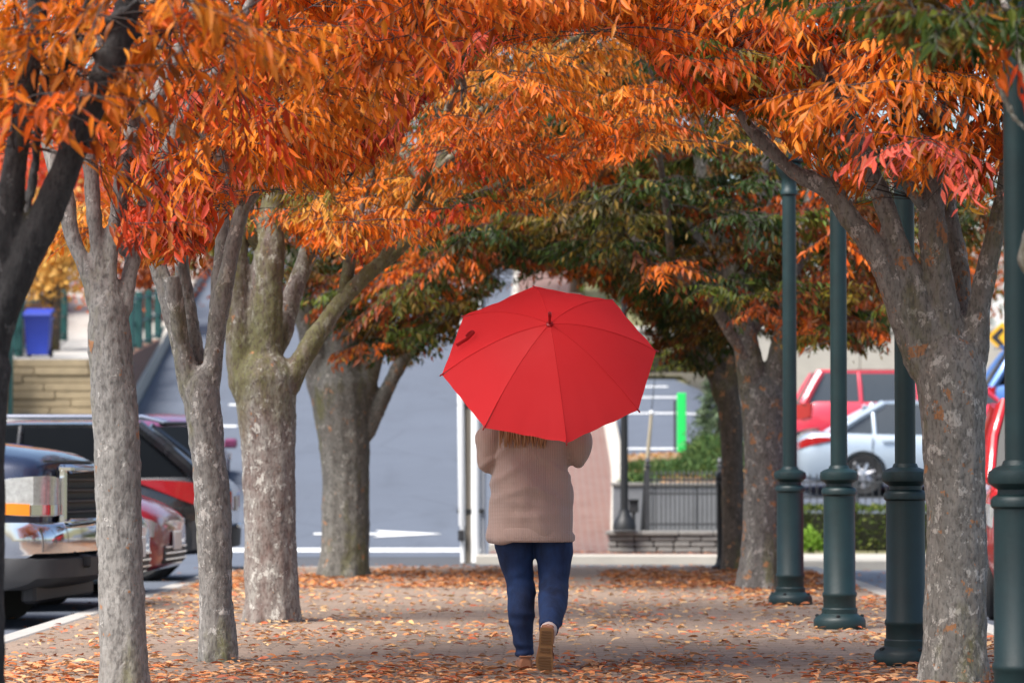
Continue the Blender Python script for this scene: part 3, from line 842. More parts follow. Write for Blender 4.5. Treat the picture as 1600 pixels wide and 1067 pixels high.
# tall thin black lamp post by the corner wall
x = P(977, 830, 41.0).x
tl = thing('street_light', 'tall thin black street light with a flared foot at the corner of the stone wall', 'street light', (x, 41.45, .3))
m = MB(); m.lathe([(.15, 0), (.15, .05), (.12, .13), (.075, .20), (.062, .26)], 20); m.build('base', M['iron'], tl, True)
m = MB(); m.lathe([(.052, .2), (.045, 2.2), (.038, 3.9)], 16); m.build('shaft', M['iron'], tl, True)
m = MB(); m.lathe([(.04, 3.88), (.12, 3.95), (.15, 4.1), (.13, 4.35), (.05, 4.5), (.01, 4.58)], 18); m.build('lantern', M['paleglass'], tl, True)
# leaning stake of a cable guard
x = P(1005, 830, 42).x
gs = thing('cable_guard', 'thin leaning cable guard, dark below and tan above, beside the black street light', 'cable guard', (x, 42.0, .28))
p0, p1, p2 = P(1005, 836, 42), P(1010, 735, 42), P(1018, 645, 42)
m = MB(); m.tube([p0, p1], [.045, .03], 10); m.build('sleeve', M['iron'], gs)
m = MB(); m.tube([p1, p2], [.028, .022], 10); m.build('guard', plain('tan_guard', (.42, .36, .25), .6), gs)
m = MB(); m.ball(p2, .035); m.build('tip', M['white'], gs)
m = MB(); m.tube([p2, p2 + (p2 - p1) * 4.2], .006, 5); m.build('cable', M['iron'], gs)
# small black box on a short stake
x = P(990, 790, 44).x
ub = thing('utility_box', 'small black box on a short stake between the street light and the iron fence', 'box', (x, 44, H(x, 44)))
boxo('body', (x, 44, P(990, 791, 44).z), (.13, .1, .17), M['trim'], ub, bev=.01)
boxo('lid', (x, 43.98, P(990, 791, 44).z + .09), (.15, .13, .02), M['trim'], ub, bev=.005)
m = MB(); m.tube([(x, 44, H(x, 44) - .1), (x, 44, P(990, 791, 44).z - .08)], .025, 8); m.build('stake', M['trim'], ub)
# bright green marker post
x = P(1065, 705, 52).x
gp = thing('marker_post', 'bright green flat marker post standing in the bank below the car park', 'post', (x, 52, P(1065, 706, 52).z))
zt = P(1065, 614, 52).z; zb = gp.location.z
boxo('board', (x, 52, (zt + zb)/2), (.145, .05, zt - zb), M['lime'], gp, bev=.008)
boxo('edge_strip', (x - .105, 52.02, (zt + zb)/2 - .05), (.035, .05, (zt - zb) * .86), M['iron'], gp)
boxo('footing', (x, 52, zb - .15), (.18, .08, .3), M['concrete'], gp)
# wooden pole with white conduits at the foot of the hill road
D = 40.8; xp = P(733, 870, D).x
up = thing('utility_pole', 'wooden utility pole with white conduit pipes at the foot of the hill road', 'utility pole', (xp, D, -.06))
m = MB(); m.tube([(xp, D, -.3), (xp + .01, D, 2), (xp + .03, D, 4.5), (xp + .06, D, 7.6)], [.105, .10, .095, .08], 16); m.build('pole', M['wood'], up)
m = MB(); xa, xb = P(723, 870, D).x, P(720, 600, D).x
m.tube([(xa + .005, D - .1, -.1), (xa, D - .1, .35), (xa - .005, D - .1, .38), (xb, D - .1, 2.2), (xb + .02, D - .1, 4.2)], [.03, .03, .045, .045, .04], 12); m.build('conduit', M['white'], up)
m = MB(); xa = P(743, 870, D).x
m.tube([(xa, D - .08, -.1), (xa, D - .08, 2.2), (P(749, 450, D).x, D - .08, 3.4), (P(752, 420, D).x, D - .08, 4.6)], .058, 14); m.build('conduit', M['white'], up)
m = MB(); xa = P(755, 870, D).x
m.tube([(xa, D - .04, -.1), (xa, D - .04, 3.2), (xa + .02, D - .02, 5.0)], .035, 10); m.build('pipe', M['siding'], up)
for z in (.55, 1.9, 3.1):
    boxo('strap', (xp + .02, D - .105, z), (.34, .02, .05), M['iron'], up)
boxo('junction_box', (P(721, 850, D).x, D - .16, P(721, 836, D).z), (.08, .06, .14), M['trim'], up, bev=.01)
boxo('meter_box', (P(708, 520, D).x + .07, D - .03, P(716, 540, D).z), (.11, .16, .34), M['trim'], up, bev=.01)
boxo('crossarm', (xp + .06, D, 7.1), (2.2, .1, .13), M['wood'], up)
for k in (-.95, -.4, .45, 1.0):
    m = MB(); m.lathe([(.02, 0), (.045, .03), (.03, .06), (.045, .09), (.01, .12)], 10, (xp + .06 + k, D, 7.165)); m.build('insulator', M['white'], up)
# yellow and black warning board
D = 62; x = P(1566, 527, D).x; z = P(1566, 527, D).z
ws = thing('warning_sign', 'yellow diamond sign with a black chevron by the white building', 'sign', (x, D, H(x, D)))
q = .30
m = MB(); m.loft([[(x - q, D - .012, z), (x, D - .012, z - q), (x + q, D - .012, z), (x, D - .012, z + q)], [(x - q, D + .012, z), (x, D + .012, z - q), (x + q, D + .012, z), (x, D + .012, z + q)]]); m.build('board', M['yellow'], ws, smooth=False)
m = MB(); a = [(-.20, 0), (.0, .2), (.06, .14), (-.06, 0), (.06, -.14), (0, -.2)]
m.loft([[(x - .02 + u, D - .02, z + v) for u, v in a], [(x - .02 + u, D - .012, z + v) for u, v in a]]); m.build('chevron', M['trim'], ws, smooth=False)
m = MB(); m.tube([(x, D + .04, H(x, D) - .2), (x, D + .04, z + .2)], .03, 10); m.build('pole', M['alloy'], ws)
for dz in (-.12, .12):
    m = MB(); m.lathe([(.014, -.005), (.014, .005)], 8, (x + .12, D - .016, z + dz * .6), Euler((R(90), 0, 0)).to_matrix()); m.build('bolt', M['alloy'], ws)

# ------------------------------------------------------------------ cars
def ringsec(x, w, zb, zs, cr):
    h = zs - zb
    half = [(0, zb), (.78*w, zb), (.92*w, zb + .05*h), (.975*w, zb + .22*h), (w, zb + .48*h), (.995*w, zb + .72*h), (.965*w, zb + .9*h), (.91*w, zs - .01), (.82*w, zs + .25*cr), (.5*w, zs + .78*cr), (0, zs + cr)]
    return [(x, y, z) for y, z in half] + [(x, -y, z) for y, z in reversed(half[1:-1])]
def car(name, label, cat, loc, rotz, spec, rot=None):
    """spec: st body stations front to back (x, half width, bottom, shoulder, crown); gh greenhouse; wheels; a function for the details."""
    g = thing(name, label, cat, loc, rot or (0, 0, rotz), 'parked cars')
    c = spec['paint']
    st = catmull(spec['st'], 4)
    m = MB(); m.loft([ringsec(*s) for s in st])
    body = m.build('body', c, g, True, ang=32)
    r = spec['wr']; W = max(s[1] for s in spec['st'])
    for wx in spec['wx']:
        for sy in (-1, 1):
            k = MB(); k.lathe([(r * 1.16, -.16), (r * 1.16, .30)], 28, (wx, sy * (W - .07), r), Euler((R(-90 * sy), 0, 0)).to_matrix())
            cut = k.build('cutter', None, g, True)
            b = body.modifiers.new('b', 'BOOLEAN'); b.operation = 'DIFFERENCE'; b.object = cut; b.solver = 'EXACT'
            apply_mods(body)
            me = cut.data; bpy.data.objects.remove(cut); bpy.data.meshes.remove(me)
            body.data.shade_smooth(); body.data.set_sharp_from_angle(angle=R(32))
            y0 = sy * (W - .115)
            rt = Euler((R(-90 * sy), 0, 0)).to_matrix()
            k = MB(); k.lathe([(r*1.15, -.22), (r*1.15, -.2)], 20, (wx, y0, r), rt); k.build('wheel_well', M['trim'], g, True)
            k = MB(); k.lathe([(r*.60, -.05), (r*.66, .03), (r*.60, .055), (r*.56, .03), (r*.54, -.03)], 28, (wx, y0, r), rt)
            for s_ in range(spec.get('spokes', 5)):
                a = 2*math.pi*s_/spec.get('spokes', 5) + .3
                dv = Vector((math.cos(a), 0, math.sin(a))); cc = Vector((wx, y0 + sy*.04, r))
                k.tube([cc + dv*.03, cc + dv*r*.6], [.05, .03], 6)
            k.lathe([(.06, .03), (.06, .06), (.03, .07)], 14, (wx, y0, r), rt)
            wh = k.build('wheel', spec.get('rim', M['alloy']), g, True)
            k = MB(); k.lathe([(r*.62, -.10), (r*.9, -.11), (r*.985, -.08), (r, -.04), (r, .02), (r*.985, .06), (r*.9, .085), (r*.62, .07), (r*.6, .02), (r*.6, -.06)], 32, (wx, y0, r), rt); k.build('tyre', M['rubber'], wh, True)
            k = MB(); k.lathe([(r*.5, -.06), (r*.5, -.02)], 20, (wx, y0, r), rt); k.build('brake_disc', M['iron'], wh, True)
    # greenhouse: roof, pillars, panes
    x1, x2, x3, x4, zb, zr, wb, wr = spec['gh']
    zb4 = spec.get('zb4', zb)
    gl = spec.get('glass', M['glass'])
    def roof_ring(x, k, dz): return [(x, y * wr * k, zr + dz + .05 * (1 - y*y)) for y in np.linspace(-1, 1, 9)] + [(x, y * wr * k, zr + dz - .04) for y in np.linspace(1, -1, 9)]
    m = MB(); m.loft([roof_ring(x2 + .06, .97, -.05), roof_ring(x2 - .05, .995, -.01), roof_ring(x2*.7 + x3*.3, 1, .01), roof_ring(x2*.3 + x3*.7, 1, .01), roof_ring(x3 + .05, .99, -.01), roof_ring(x3 - .06, .96, -.05)])
    m.build('roof', c, g, True)
    def side(x, s, t): return Vector((x, s * (wb + (wr - wb) * t), zb + (zr - .02 - zb) * t))
    for s in (-1, 1):
        for nm, xb, xt, zz, rad in [('pillar', x1, x2, zb, .035), ('pillar', x4, x3, zb4, spec.get('rp', .05))] + [('pillar', xx, xx - .03, zb, .035) for xx in spec['mid']]:
            m = MB(); m.tube([(xb, s*wb, zz - .02), ((xb+xt)/2, s*((wb+wr)/2 + .018), (zz+zr)/2), (xt, s*(wr - .02), zr - .02)], rad, 8); m.build(nm, c, g, True)
        edges = [(x1, x2)] + [(xx, xx - .03) for xx in spec['mid']] + [(x4, x3)]
        for (a0, a1), (b0, b1) in zip(edges, edges[1:]):
            rr = []
            for t in (0, .35, .7, 1):
                xa, xb = a0 + (a1 - a0)*t - .02, b0 + (b1 - b0)*t + .02
                bul = .018 * math.sin(math.pi * t)
                rr.append([Vector((xa + (xb - xa)*u, s*(wb + (wr - wb)*t + bul - .006), zb - .015 + (zr - zb)*t)) for u in (0, .33, .67, 1)])
            m = MB(); m.loft(rr, cap=False, closed=False); m.build('side_window', gl, g, True)
    def screen(xa, xt, nm, z0):
        rr = []
        for t in (0, .33, .67, 1):
            w = wb + (wr - wb)*t - .02
            sg = 1 if nm == 'windscreen' else -1
            rr.append([Vector((xa + (xt - xa)*t + sg*.09*(1 - u*u), w*u, z0 - .01 + (zr - z0)*t)) for u in (-1, -.6, 0, .6, 1)])
        m = MB(); m.loft(rr, cap=False, closed=False); m.build(nm, gl, g, True)
    screen(x1, x2, 'windscreen', zb); screen(x4, x3, 'rear_window', zb4)
    boxo('cabin', ((x1 + x4)/2, 0, zb + (zr - zb)*.2), (abs(x1 - x4)*.6, wb*1.5, (zr - zb)*.3), M['trim'], g, True)
    spec['details'](g)
    return g
def mirror_(g, x, w, z, mat):
    for s in (-1, 1):
        m = MB(); m.box((x, s*(w + .12), z), (.10, .2, .15), bev=.03); m.tube([(x, s*w*.95, z - .05), (x, s*(w + .05), z - .03)], .025, 6); m.build('mirror', mat, g, True)
def handles(g, xs_, w, z, mat):
    for x in xs_:
        for s in (-1, 1): boxo('door_handle', (x, s*(w + .012), z), (.2, .03, .04), mat, g, True, bev=.01)
def doorlines(g, xs_, w, z0, z1):
    for x in xs_:
        for s in (-1, 1): boxo('door_gap', (x, s*(w - .002), (z0 + z1)/2), (.012, .012, z1 - z0), M['trim'], g, True)
def curved(name, pts, th, mat, g):
    """a shaped panel: outline pts (x, y, z) pushed by th along the given vector."""
    m = MB(); v = [Vector(p) for p in pts]; t = Vector(th)
    m.loft([v, [p + t for p in v]]); return m.build(name, mat, g, True, ang=30)

def strip(name, cols, th, mat, g):
    """a lamp that wraps a corner: cols of (x, y, z bottom, z top), thickness th inward."""
    m = MB(); t = Vector(th)
    m.loft([[Vector((x, y, a)), Vector((x, y, b)), Vector((x, y, b)) + t, Vector((x, y, a)) + t] for x, y, a, b in cols])
    return m.build(name, mat, g, True, ang=30)
# navy pickup truck: local x forward, the bumper's face at x = 0
def truck_details(g):
    for s in (-1, 1):
        h = strip('headlight', [(-.37, s*1.0, .80, .92), (-.33, s*1.0, .76, .965), (-.22, s*.998, .745, .99), (-.10, s*.972, .74, 1.0), (-.03, s*.89, .74, 1.005), (-.005, s*.78, .74, 1.0), (0, s*.67, .745, .99), (.002, s*.65, .77, .965)], (-.05, -s*.04, 0), M['lens'], g)
        strip('indicator', [(-.355, s*1.008, .755, .825), (-.22, s*1.006, .75, .825), (-.12, s*.985, .745, .82)], (-.03, -s*.03, 0), M['amber'], h)
        strip('reflector', [(-.11, s*.985, .75, .815), (-.03, s*.90, .75, .815), (-.0, s*.79, .75, .815), (.005, s*.66, .75, .815)], (-.03, -s*.03, 0), M['chrome'], h)
    gr = MB()
    for z, h in ((.70, .05), (1.05, .06)): gr.box((.03, 0, z), (.12, 1.28, h), bev=.02)
    for s in (-1, 1): gr.box((.01, s*.62, .875), (.06, .035, .40), bev=.015)
    g_ = gr.build('grille', M['chrome'], g, True)
    boxo('grille_back', (-.03, 0, .875), (.04, 1.2, .34), M['trim'], g_, True)
    for k in range(4): boxo('grille_bar', (.01, 0, .765 + k*.072), (.05, 1.16, .025), M['greytrim'], g_, True, bev=.008)
    b = MB(); prof = [(0.0, .47), (.055, .50), (.07, .58), (.06, .66), (.01, .70), (-.12, .70), (-.12, .47)]
    rings = []
    for y, dx in ((-1.0, -.30), (-.98, -.14), (-.90, -.05), (-.6, .02), (0, .05), (.6, .02), (.90, -.05), (.98, -.14), (1.0, -.30)):
        rings.append([(px + dx, y, pz) for px, pz in prof])
    b.loft(rings); b.build('bumper', M['chrome'], g, True)
    b = MB(); prof = [(.02, .30), (.09, .34), (.09, .46), (.03, .475), (-.12, .475), (-.12, .26)]
    b.loft([[(px + dx, y, pz) for px, pz in prof] for y, dx in ((-1.0, -.34), (-.97, -.16), (-.88, -.06), (-.5, .02), (0, .04), (.5, .02), (.88, -.06), (.97, -.16), (1.0, -.34))])
    b.build('lower_valance', M['greytrim'], g, True)
    boxo('air_dam', (-.16, 0, .24), (.10, 1.7, .14), M['trim'], g, True, bev=.02)
    boxo('licence_plate', (.12, .1, .41), (.015, .31, .155), M['plate'], g, True, bev=.004)
    for s in (-.42, .42): boxo('tow_hook', (.11, s, .44), (.10, .05, .09), M['trim'], g, True, bev=.015)
    boxo('bonnet_gap', (-.06, 0, 1.10), (.012, 1.7, .014), M['trim'], g, True)
    handles(g, (-2.15, -3.0), 1.0, 1.05, M['chrome']); mirror_(g, -1.55, 1.0, 1.30, M['trim']); doorlines(g, (-1.5, -2.35, -3.2), 1.0, .5, 1.2)
    for s in (-1, 1): boxo('tail_light', (-5.72, s*.9, .95), (.08, .16, .4), M['redlens'], g, True, bev=.02)
TRUCK = dict(paint=M['navy'], wr=.40, wx=(-.84, -4.5), spokes=6, rim=M['chrome'],
    st=[(-.04, .80, .50, 1.03, .02), (-.09, .93, .42, 1.08, .05), (-.25, .985, .40, 1.12, .07), (-.8, 1.0, .40, 1.17, .085), (-1.5, 1.0, .38, 1.22, .06), (-2.5, 1.0, .38, 1.22, .02), (-4.4, 1.0, .40, 1.22, .01), (-5.5, .99, .45, 1.22, .01), (-5.72, .93, .50, 1.18, .0)],
    gh=(-1.35, -2.0, -5.2, -5.55, 1.22, 1.86, .93, .76), mid=(-2.4, -3.5), details=truck_details)
car('pickup_truck', 'navy pickup truck with a chrome bumper and rectangular headlights nosed up to the kerb', 'pickup truck', (-3.45, 24.5, -.12), R(-5.0), TRUCK).scale = (1.12,)*3

def sedan_details(front_lens, plate=True, body=None, amber=True, W=.9, fz=.62, L=4.5):
    def fn(g):
        for s in (-1, 1):
            h = strip('headlight', [(-.64, s*(W + .004), .63, .745), (-.42, s*(W - .008), .57, .73), (-.24, s*(W - .045), .53, .70), (-.11, s*(W - .10), .51, .66), (-.045, s*(W - .17), .50, .635), (-.01, s*(W - .33), .50, .59)], (-.04, -s*.04, 0), front_lens, g)
            if amber: strip('indicator', [(-.63, s*(W + .010), .635, .74), (-.42, s*(W - .002), .58, .725), (-.24, s*(W - .037), .54, .695), (-.14, s*(W - .082), .525, .665)], (-.03, -s*.03, 0), M['amber'], h)
            strip('tail_light', [(-L - .01, s*(W - .46), .72, .80), (-L - .01, s*(W - .26), .73, .83), (-L + .03, s*(W - .13), .75, .87), (-L + .12, s*(W - .06), .78, .91), (-L + .28, s*(W - .005), .82, .93), (-L + .5, s*(W + .008), .87, .92)], (.04, -s*.04, 0), M['redlens'], g)
            curved('fog_light', [(-.10, s*.62, .30), (-.10, s*.74, .30), (-.12, s*.74, .38), (-.10, s*.62, .38)], (.04, 0, 0), M['lens'], g)
        b = MB(); b.box((-.02, 0, .35), (.06, 1.0, .16), bev=.02); gr = b.build('grille', M['trim'], g, True)
        for k in range(3): boxo('grille_bar', (.015, 0, .31 + k*.05), (.02, .95, .014), M['chrome'], gr, True)
        boxo('upper_grille', (-.03, 0, .60), (.05, .7, .10), M['trim'], g, True, bev=.02)
        boxo('licence_plate', (.03, 0, .46), (.02, .31, .155), M['plate'], g, True, bev=.004)
        boxo('rear_plate', (-L - .015, 0, .70), (.02, .31, .155), M['plate'], g, True, bev=.004)
        boxo('rear_bumper_strip', (-L - .02, 0, .42), (.04, 1.5, .07), M['trim'], g, True, bev=.01)
        handles(g, (-2.2, -3.1), W, .86, body or M['chrome']); mirror_(g, -1.55, W - .02, 1.0, body or M['trim']); doorlines(g, (-1.45, -2.45, -3.35), W, .32, .93)
        for s in (-1, 1): boxo('sill_strip', (-2.3, s*(W - .005), .30), (2.1, .03, .05), M['trim'], g, True, bev=.01)
    return fn
def sedan_spec(p, L=4.5, W=.9, zr=1.44, glass=None, **kw):
    k = L / 4.5
    d = dict(paint=p, wr=.33, wx=(-.90*k, -3.5*k), rim=M['alloy'], spokes=kw.pop('spokes', 7), glass=glass or M['glass'],
        st=[(-.0, .55*W/.9, .30, .60, .02), (-.05, .72*W/.9, .24, .66, .04), (-.22, .83*W/.9, .20, .74, .06), (-.6, .89*W/.9, .20, .83, .08), (-1.2*k, W, .20, .92, .06), (-2.0*k, W, .20, .95, .02), (-3.2*k, W, .20, .97, .02), (-3.9*k, W, .22, .99, .03), (-4.3*k, .86*W/.9, .26, .97, .05), (-4.46*k, .76*W/.9, .32, .88, .05), (-4.5*k, .66*W/.9, .40, .78, .04)],
        gh=(-1.15*k, -1.95*k, -3.15*k, -3.95*k, .94, zr, .80*W/.9, .60*W/.9), zb4=1.0, mid=(-2.4*k, -3.3*k), rp=.06)
    d.update(kw)
    return d
car('car', 'grey teal car mostly hidden behind the first slim trunk beside the navy pickup', 'car', (-3.40, 27.5, -.12), R(-3), sedan_spec(M['teal'], details=sedan_details(M['lens'], amber=True))).scale = (1.12,)*3
car('car', 'dark maroon car with an amber cornered headlight between two trunks', 'car', (-3.42, 30.45, -.12), R(-4), sedan_spec(M['maroon'], W=.9, zr=1.42, details=sedan_details(M['lens'], amber=True))).scale = (1.12,)*3
car('car', 'plum coloured car, only its roof showing above the black off-roader', 'car', (-5.72, 51.5, H(-5.7, 49.0) - .02), 0, sedan_spec(M['plum'], zr=1.47, details=sedan_details(M['lens'], body=M['plum'])), rot=(0, R(-7.4), R(90)))
car('car', 'pale ice blue saloon car parked side on above the hedge', 'car', (4.13 + 4.5, 51.4, H(6.2, 51.0) - .01), 0, sedan_spec(M['ice'], W=.91, zr=1.47, glass=M['paleglass'], details=sedan_details(M['lens'], body=M['ice'], W=.91)))

def suv_details(L, W, tail, rails=True, body=None, vtail=False, zt=1.0):
    def fn(g):
        for s in (-1, 1):
            strip('headlight', [(-.52, s*(W + .004), .78, .92), (-.26, s*(W - .045), .74, .91), (-.12, s*(W - .09), .72, .89), (-.05, s*(W - .15), .72, .87), (-.005, s*(W - .30), .72, .84)], (-.04, -s*.04, 0), M['lens'], g)
            if vtail: strip('tail_light', [(-L - .01, s*(W - .24), .82, .96), (-L + .02, s*(W - .14), .80, 1.05), (-L + .12, s*(W - .055), .80, 1.07), (-L + .26, s*(W - .015), .84, 1.08)], (.04, -s*.04, 0), M['redlens'], g)
            else: strip('tail_light', [(-L - .015, s*(W - .40), .78, .90), (-L - .01, s*(W - .20), .76, .95), (-L + .10, s*(W - .065), .76, .99), (-L + .28, s*(W - .010), .78, 1.03), (-L + .5, s*(W + .012), .86, 1.06), (-L + .75, s*(W + .016), .96, 1.075), (-L + .98, s*(W + .014), 1.05, 1.075)], (.04, -s*.04, 0), M['redlens'], g)
            if rails:
                m = MB(); m.tube([(-1.9, s*(W - .27), zt), (-2.1, s*(W - .27), zt + .06), (-L + .95, s*(W - .27), zt + .06), (-L + .72, s*(W - .27), zt)], .022, 8); m.build('roof_rail', M['chrome'], g, True)
        b = MB(); b.box((-.01, 0, .72), (.06, .95, .2), bev=.02); gr = b.build('grille', M['trim'], g, True)
        for k in range(3): boxo('grille_bar', (.025, 0, .66 + k*.06), (.02, .9, .02), M['chrome'], gr, True)
        b = MB(); b.loft([[(-L + dx - .05, y, .36), (-L + dx - .06, y, .58), (-L + dx + .1, y, .64), (-L + dx + .1, y, .34)] for y, dx in ((-W, .3), (-W + .06, .12), (-W + .2, .03), (0, 0), (W - .2, .03), (W - .06, .12), (W, .3))]); b.build('rear_bumper', M['trim'], g, True)
        boxo('bumper_trim', (-L - .065, 0, .585), (.03, 1.3, .05), M['chrome'], g, True, bev=.01)
        boxo('licence_plate', (-L - .01, 0, .82), (.03, .31, .155), M['plate'], g, True, bev=.004)
        boxo('front_plate', (.04, 0, .48), (.02, .31, .155), M['plate'], g, True, bev=.004)
        m = MB(); m.box((-L + .62, 0, zt - .01), (.34, 1.1, .04), bev=.015); m.build('spoiler', body or M['black'], g, True)
        boxo('wiper', (-L + .12, -.1, 1.13), (.03, .6, .02), M['trim'], g, True)
        handles(g, (-2.2, -3.15), W, .98, M['chrome']); mirror_(g, -1.5, W, 1.12, body or M['black']); doorlines(g, (-1.4, -2.4, -3.4), W, .38, 1.05)
    return fn
def suv_spec(p, L, W, zr, details, **kw):
    d = dict(paint=p, wr=.37, wx=(-.92, -L + 1.0), spokes=6,
        st=[(0, .66, .42, .86, .03), (-.06, .80, .34, .95, .04), (-.25, W - .06, .28, 1.0, .05), (-.7, W - .01, .26, 1.03, .07), (-1.3, W, .26, 1.06, .05), (-2.4, W, .26, 1.08, .02), (-L + 1.2, W, .26, 1.10, .02), (-L + .45, W - .01, .28, 1.11, .02), (-L + .12, W - .08, .32, 1.08, .01), (-L, W - .18, .38, .98, .0)],
        gh=(-1.25, -1.95, -L + .75, -L + .22, 1.08, zr, W - .10, W - .24), mid=(-2.45, -3.45), rp=.08, details=details)
    d.update(kw)
    return d
L = 4.72
car('off_roader', 'black sport utility car backed up to the kerb with a long red wraparound tail light', 'car', (-3.27 - L, 34.9, -.12), R(182), suv_spec(M['black'], L, .93, 1.68, suv_details(L, .93, 0, zt=1.69), gh=(-1.25, -1.95, -L + 1.0, -L + .30, 1.08, 1.66, .83, .68)))
L = 4.6
car('van', 'pinkish red van with a tall tail light parked beyond the pale blue car', 'van', (4.52 + L, 56.9, H(6.6, 56.0) - .01), 0, suv_spec(M['redpink'], L, .93, 1.66, suv_details(L, .93, 0, False, M['redpink'], True, 1.66), glass=M['paleglass'], gh=(-1.0, -1.7, -L + .45, -L + .14, 1.08, 1.63, .84, .70)))
L = 4.4
car('off_roader', 'bright red boxy off-roader seen through the gap beside the big flaking trunk', 'car', (4.28, 24.3, -.12), R(-97), suv_spec(M['red'], L, .90, 1.78, suv_details(L, .90, 0, False, M['red'], True, 1.78), gh=(-1.25, -1.62, -L + .35, -L + .10, 1.12, 1.75, .82, .72)))
L = 4.9
bx_ = P(1535, 600, 60).x
car('van', 'blue van behind the red off-roader, only a corner showing under the yellow sign', 'van', (bx_ + L, 61.2, H(10, 60) - .01), 0, suv_spec(M['blue'], L, .95, 1.85, suv_details(L, .95, 0, False, M['blue'], True, 1.85)))

# ------------------------------------------------------------------ trees
O1, O2, O3 = (.68, .19, .015), (.61, .115, .010), (.72, .28, .042)          # orange leaves
RD, PK, BR = (.62, .068, .023), (.72, .13, .08), (.24, .055, .015)        # red, rosy, brown red
YL, GR, GD = (.80, .44, .06), (.10, .125, .02), (.028, .05, .011)        # yellow, green, dark green
def zlow(x):                      # the canopy's arch over the walk
    return 2.12 + 1.0 * max(0.0, 1 - (abs(x - .1) / 1.9) ** 1.4)
def bound(poly):
    xs_, ys_ = zip(*poly)
    return lambda px: np.interp(px, xs_, ys_)
B_NEAR = bound([(-50, 250), (20, 255), (60, 235), (150, 255), (170, 300), (180, 395), (230, 420), (325, 400), (350, 335), (400, 300), (440, 300), (520, 305), (610, 250), (660, 180), (720, 125), (770, 80), (900, 55), (980, 60), (1030, 125), (1100, 190), (1150, 180), (1200, 225), (1290, 290), (1330, 330), (1350, 300), (1400, 300), (1450, 330), (1570, 335), (1620, 330)])
B_MID = bound([(200, 420), (330, 390), (380, 370), (430, 360), (480, 400), (560, 405), (640, 385), (690, 385), (740, 350), (800, 330), (860, 345), (940, 275), (1020, 235), (1100, 240), (1600, 240)])
B_FAR = bound([(340, 430), (400, 440), (450, 470), (500, 560), (530, 600), (560, 575), (600, 560), (640, 575), (700, 545), (735, 505), (770, 465), (800, 442), (850, 430), (930, 450), (1000, 500), (1030, 590), (1060, 575), (1100, 600), (1130, 570), (1180, 510), (1240, 555), (1290, 540), (1340, 555), (1390, 540), (1410, 420), (1600, 400)])
HOLES = [(690, 255, 18, 18), (1565, 415, 16, 26), (1562, 470, 14, 30), (790, 435, 30, 14), (670, 300, 7, 9)]

# limbs that stay in view between the sprays: (half width in px, share of leaves parted, path)
L1A = [(176, 340), (208, 215), (240, 165), (268, 105), (288, 60), (304, 10)]
L1B = [(225, 330), (262, 240), (290, 175), (335, 115), (378, 72)]
BARE0 = [(30, .93, [(32, 420), (72, 335), (100, 265)]), (27, .9, [(130, 190), (150, 150), (182, 70), (206, -20)]), (24, .85, [(2, 370), (20, 280), (32, 210)]), (16, .85, L1A), (14, .7, L1B), (13, .7, [(55, 140), (56, 20)]), (9, .6, [(70, 130), (109, 79), (165, 37)])]
BARE1 = [(17, .88, L1A), (15, .7, L1B), (14, .85, [(146, 330), (140, 260), (140, 215)]), (15, .9, [(345, 350), (352, 300), (348, 250)])]
R1A = [(1340, 360), (1290, 300), (1240, 268), (1205, 235), (1175, 205)]
R1B = [(1385, 330), (1350, 250), (1328, 190), (1300, 140)]
BARER = [(17, .9, R1A), (15, .75, R1B), (16, .85, [(1456, 350), (1458, 300)]), (13, .8, [(1558, 350), (1572, 270)])]
def limb_tubes(mb, limbs, D, nodes, n=12):
    """trunk and limbs measured on the photograph (px, py, radius in px, metres nearer or farther)."""
    s = sc(D)
    for lb in limbs:
        q = np.array([[*(P(t[0], t[1], D + (t[3] if len(t) > 3 else 0))), t[2] / s] for t in lb])
        q = catmull(q, 4)
        if lb is not limbs[0]: q[0, 3] *= .55; q[1, 3] *= .8
        else:                                   # round the trunk off inside the fork
            d = q[-1, :3] - q[-2, :3]; d = d/np.linalg.norm(d); r = q[-1, 3]
            q = np.vstack([q, [*(q[-1, :3] + d*r*.5), r*.8], [*(q[-1, :3] + d*r*1.0), r*.35]])
        mb.tube(q[:, :3], q[:, 3], n)
        for r in q: nodes.append((r[:3].copy(), r[3]))

def grow(nodes, base, rng, zt, n, spread, mb, zmin=2.2):
    """limbs above and outside the picture that carry the rest of the crown."""
    tops = [k for k in nodes if k[0][2] > zmin]
    for i in range(n):
        p, r = tops[rng.integers(len(tops))]
        a = 2*math.pi*(i + rng.uniform(0, .8))/n
        q = [np.array([*p, min(r, .05)])]
        d = np.array([math.cos(a)*.55, math.sin(a)*.55, 1.0])
        for k in range(6):
            d = d + np.array([math.cos(a)*.10, math.sin(a)*.10, -.05]) + rng.normal(size=3)*.12
            st = (zt - p[2]) / 6 * spread
            nx = q[-1][:3] + d/np.linalg.norm(d)*max(st, .25)
            q.append(np.array([*nx, q[-1][3]*.78]))
        q = catmull(np.array(q), 2)
        mb.tube(q[:, :3], q[:, 3], 7)
        for r_ in q: nodes.append((r_[:3].copy(), r_[3]))

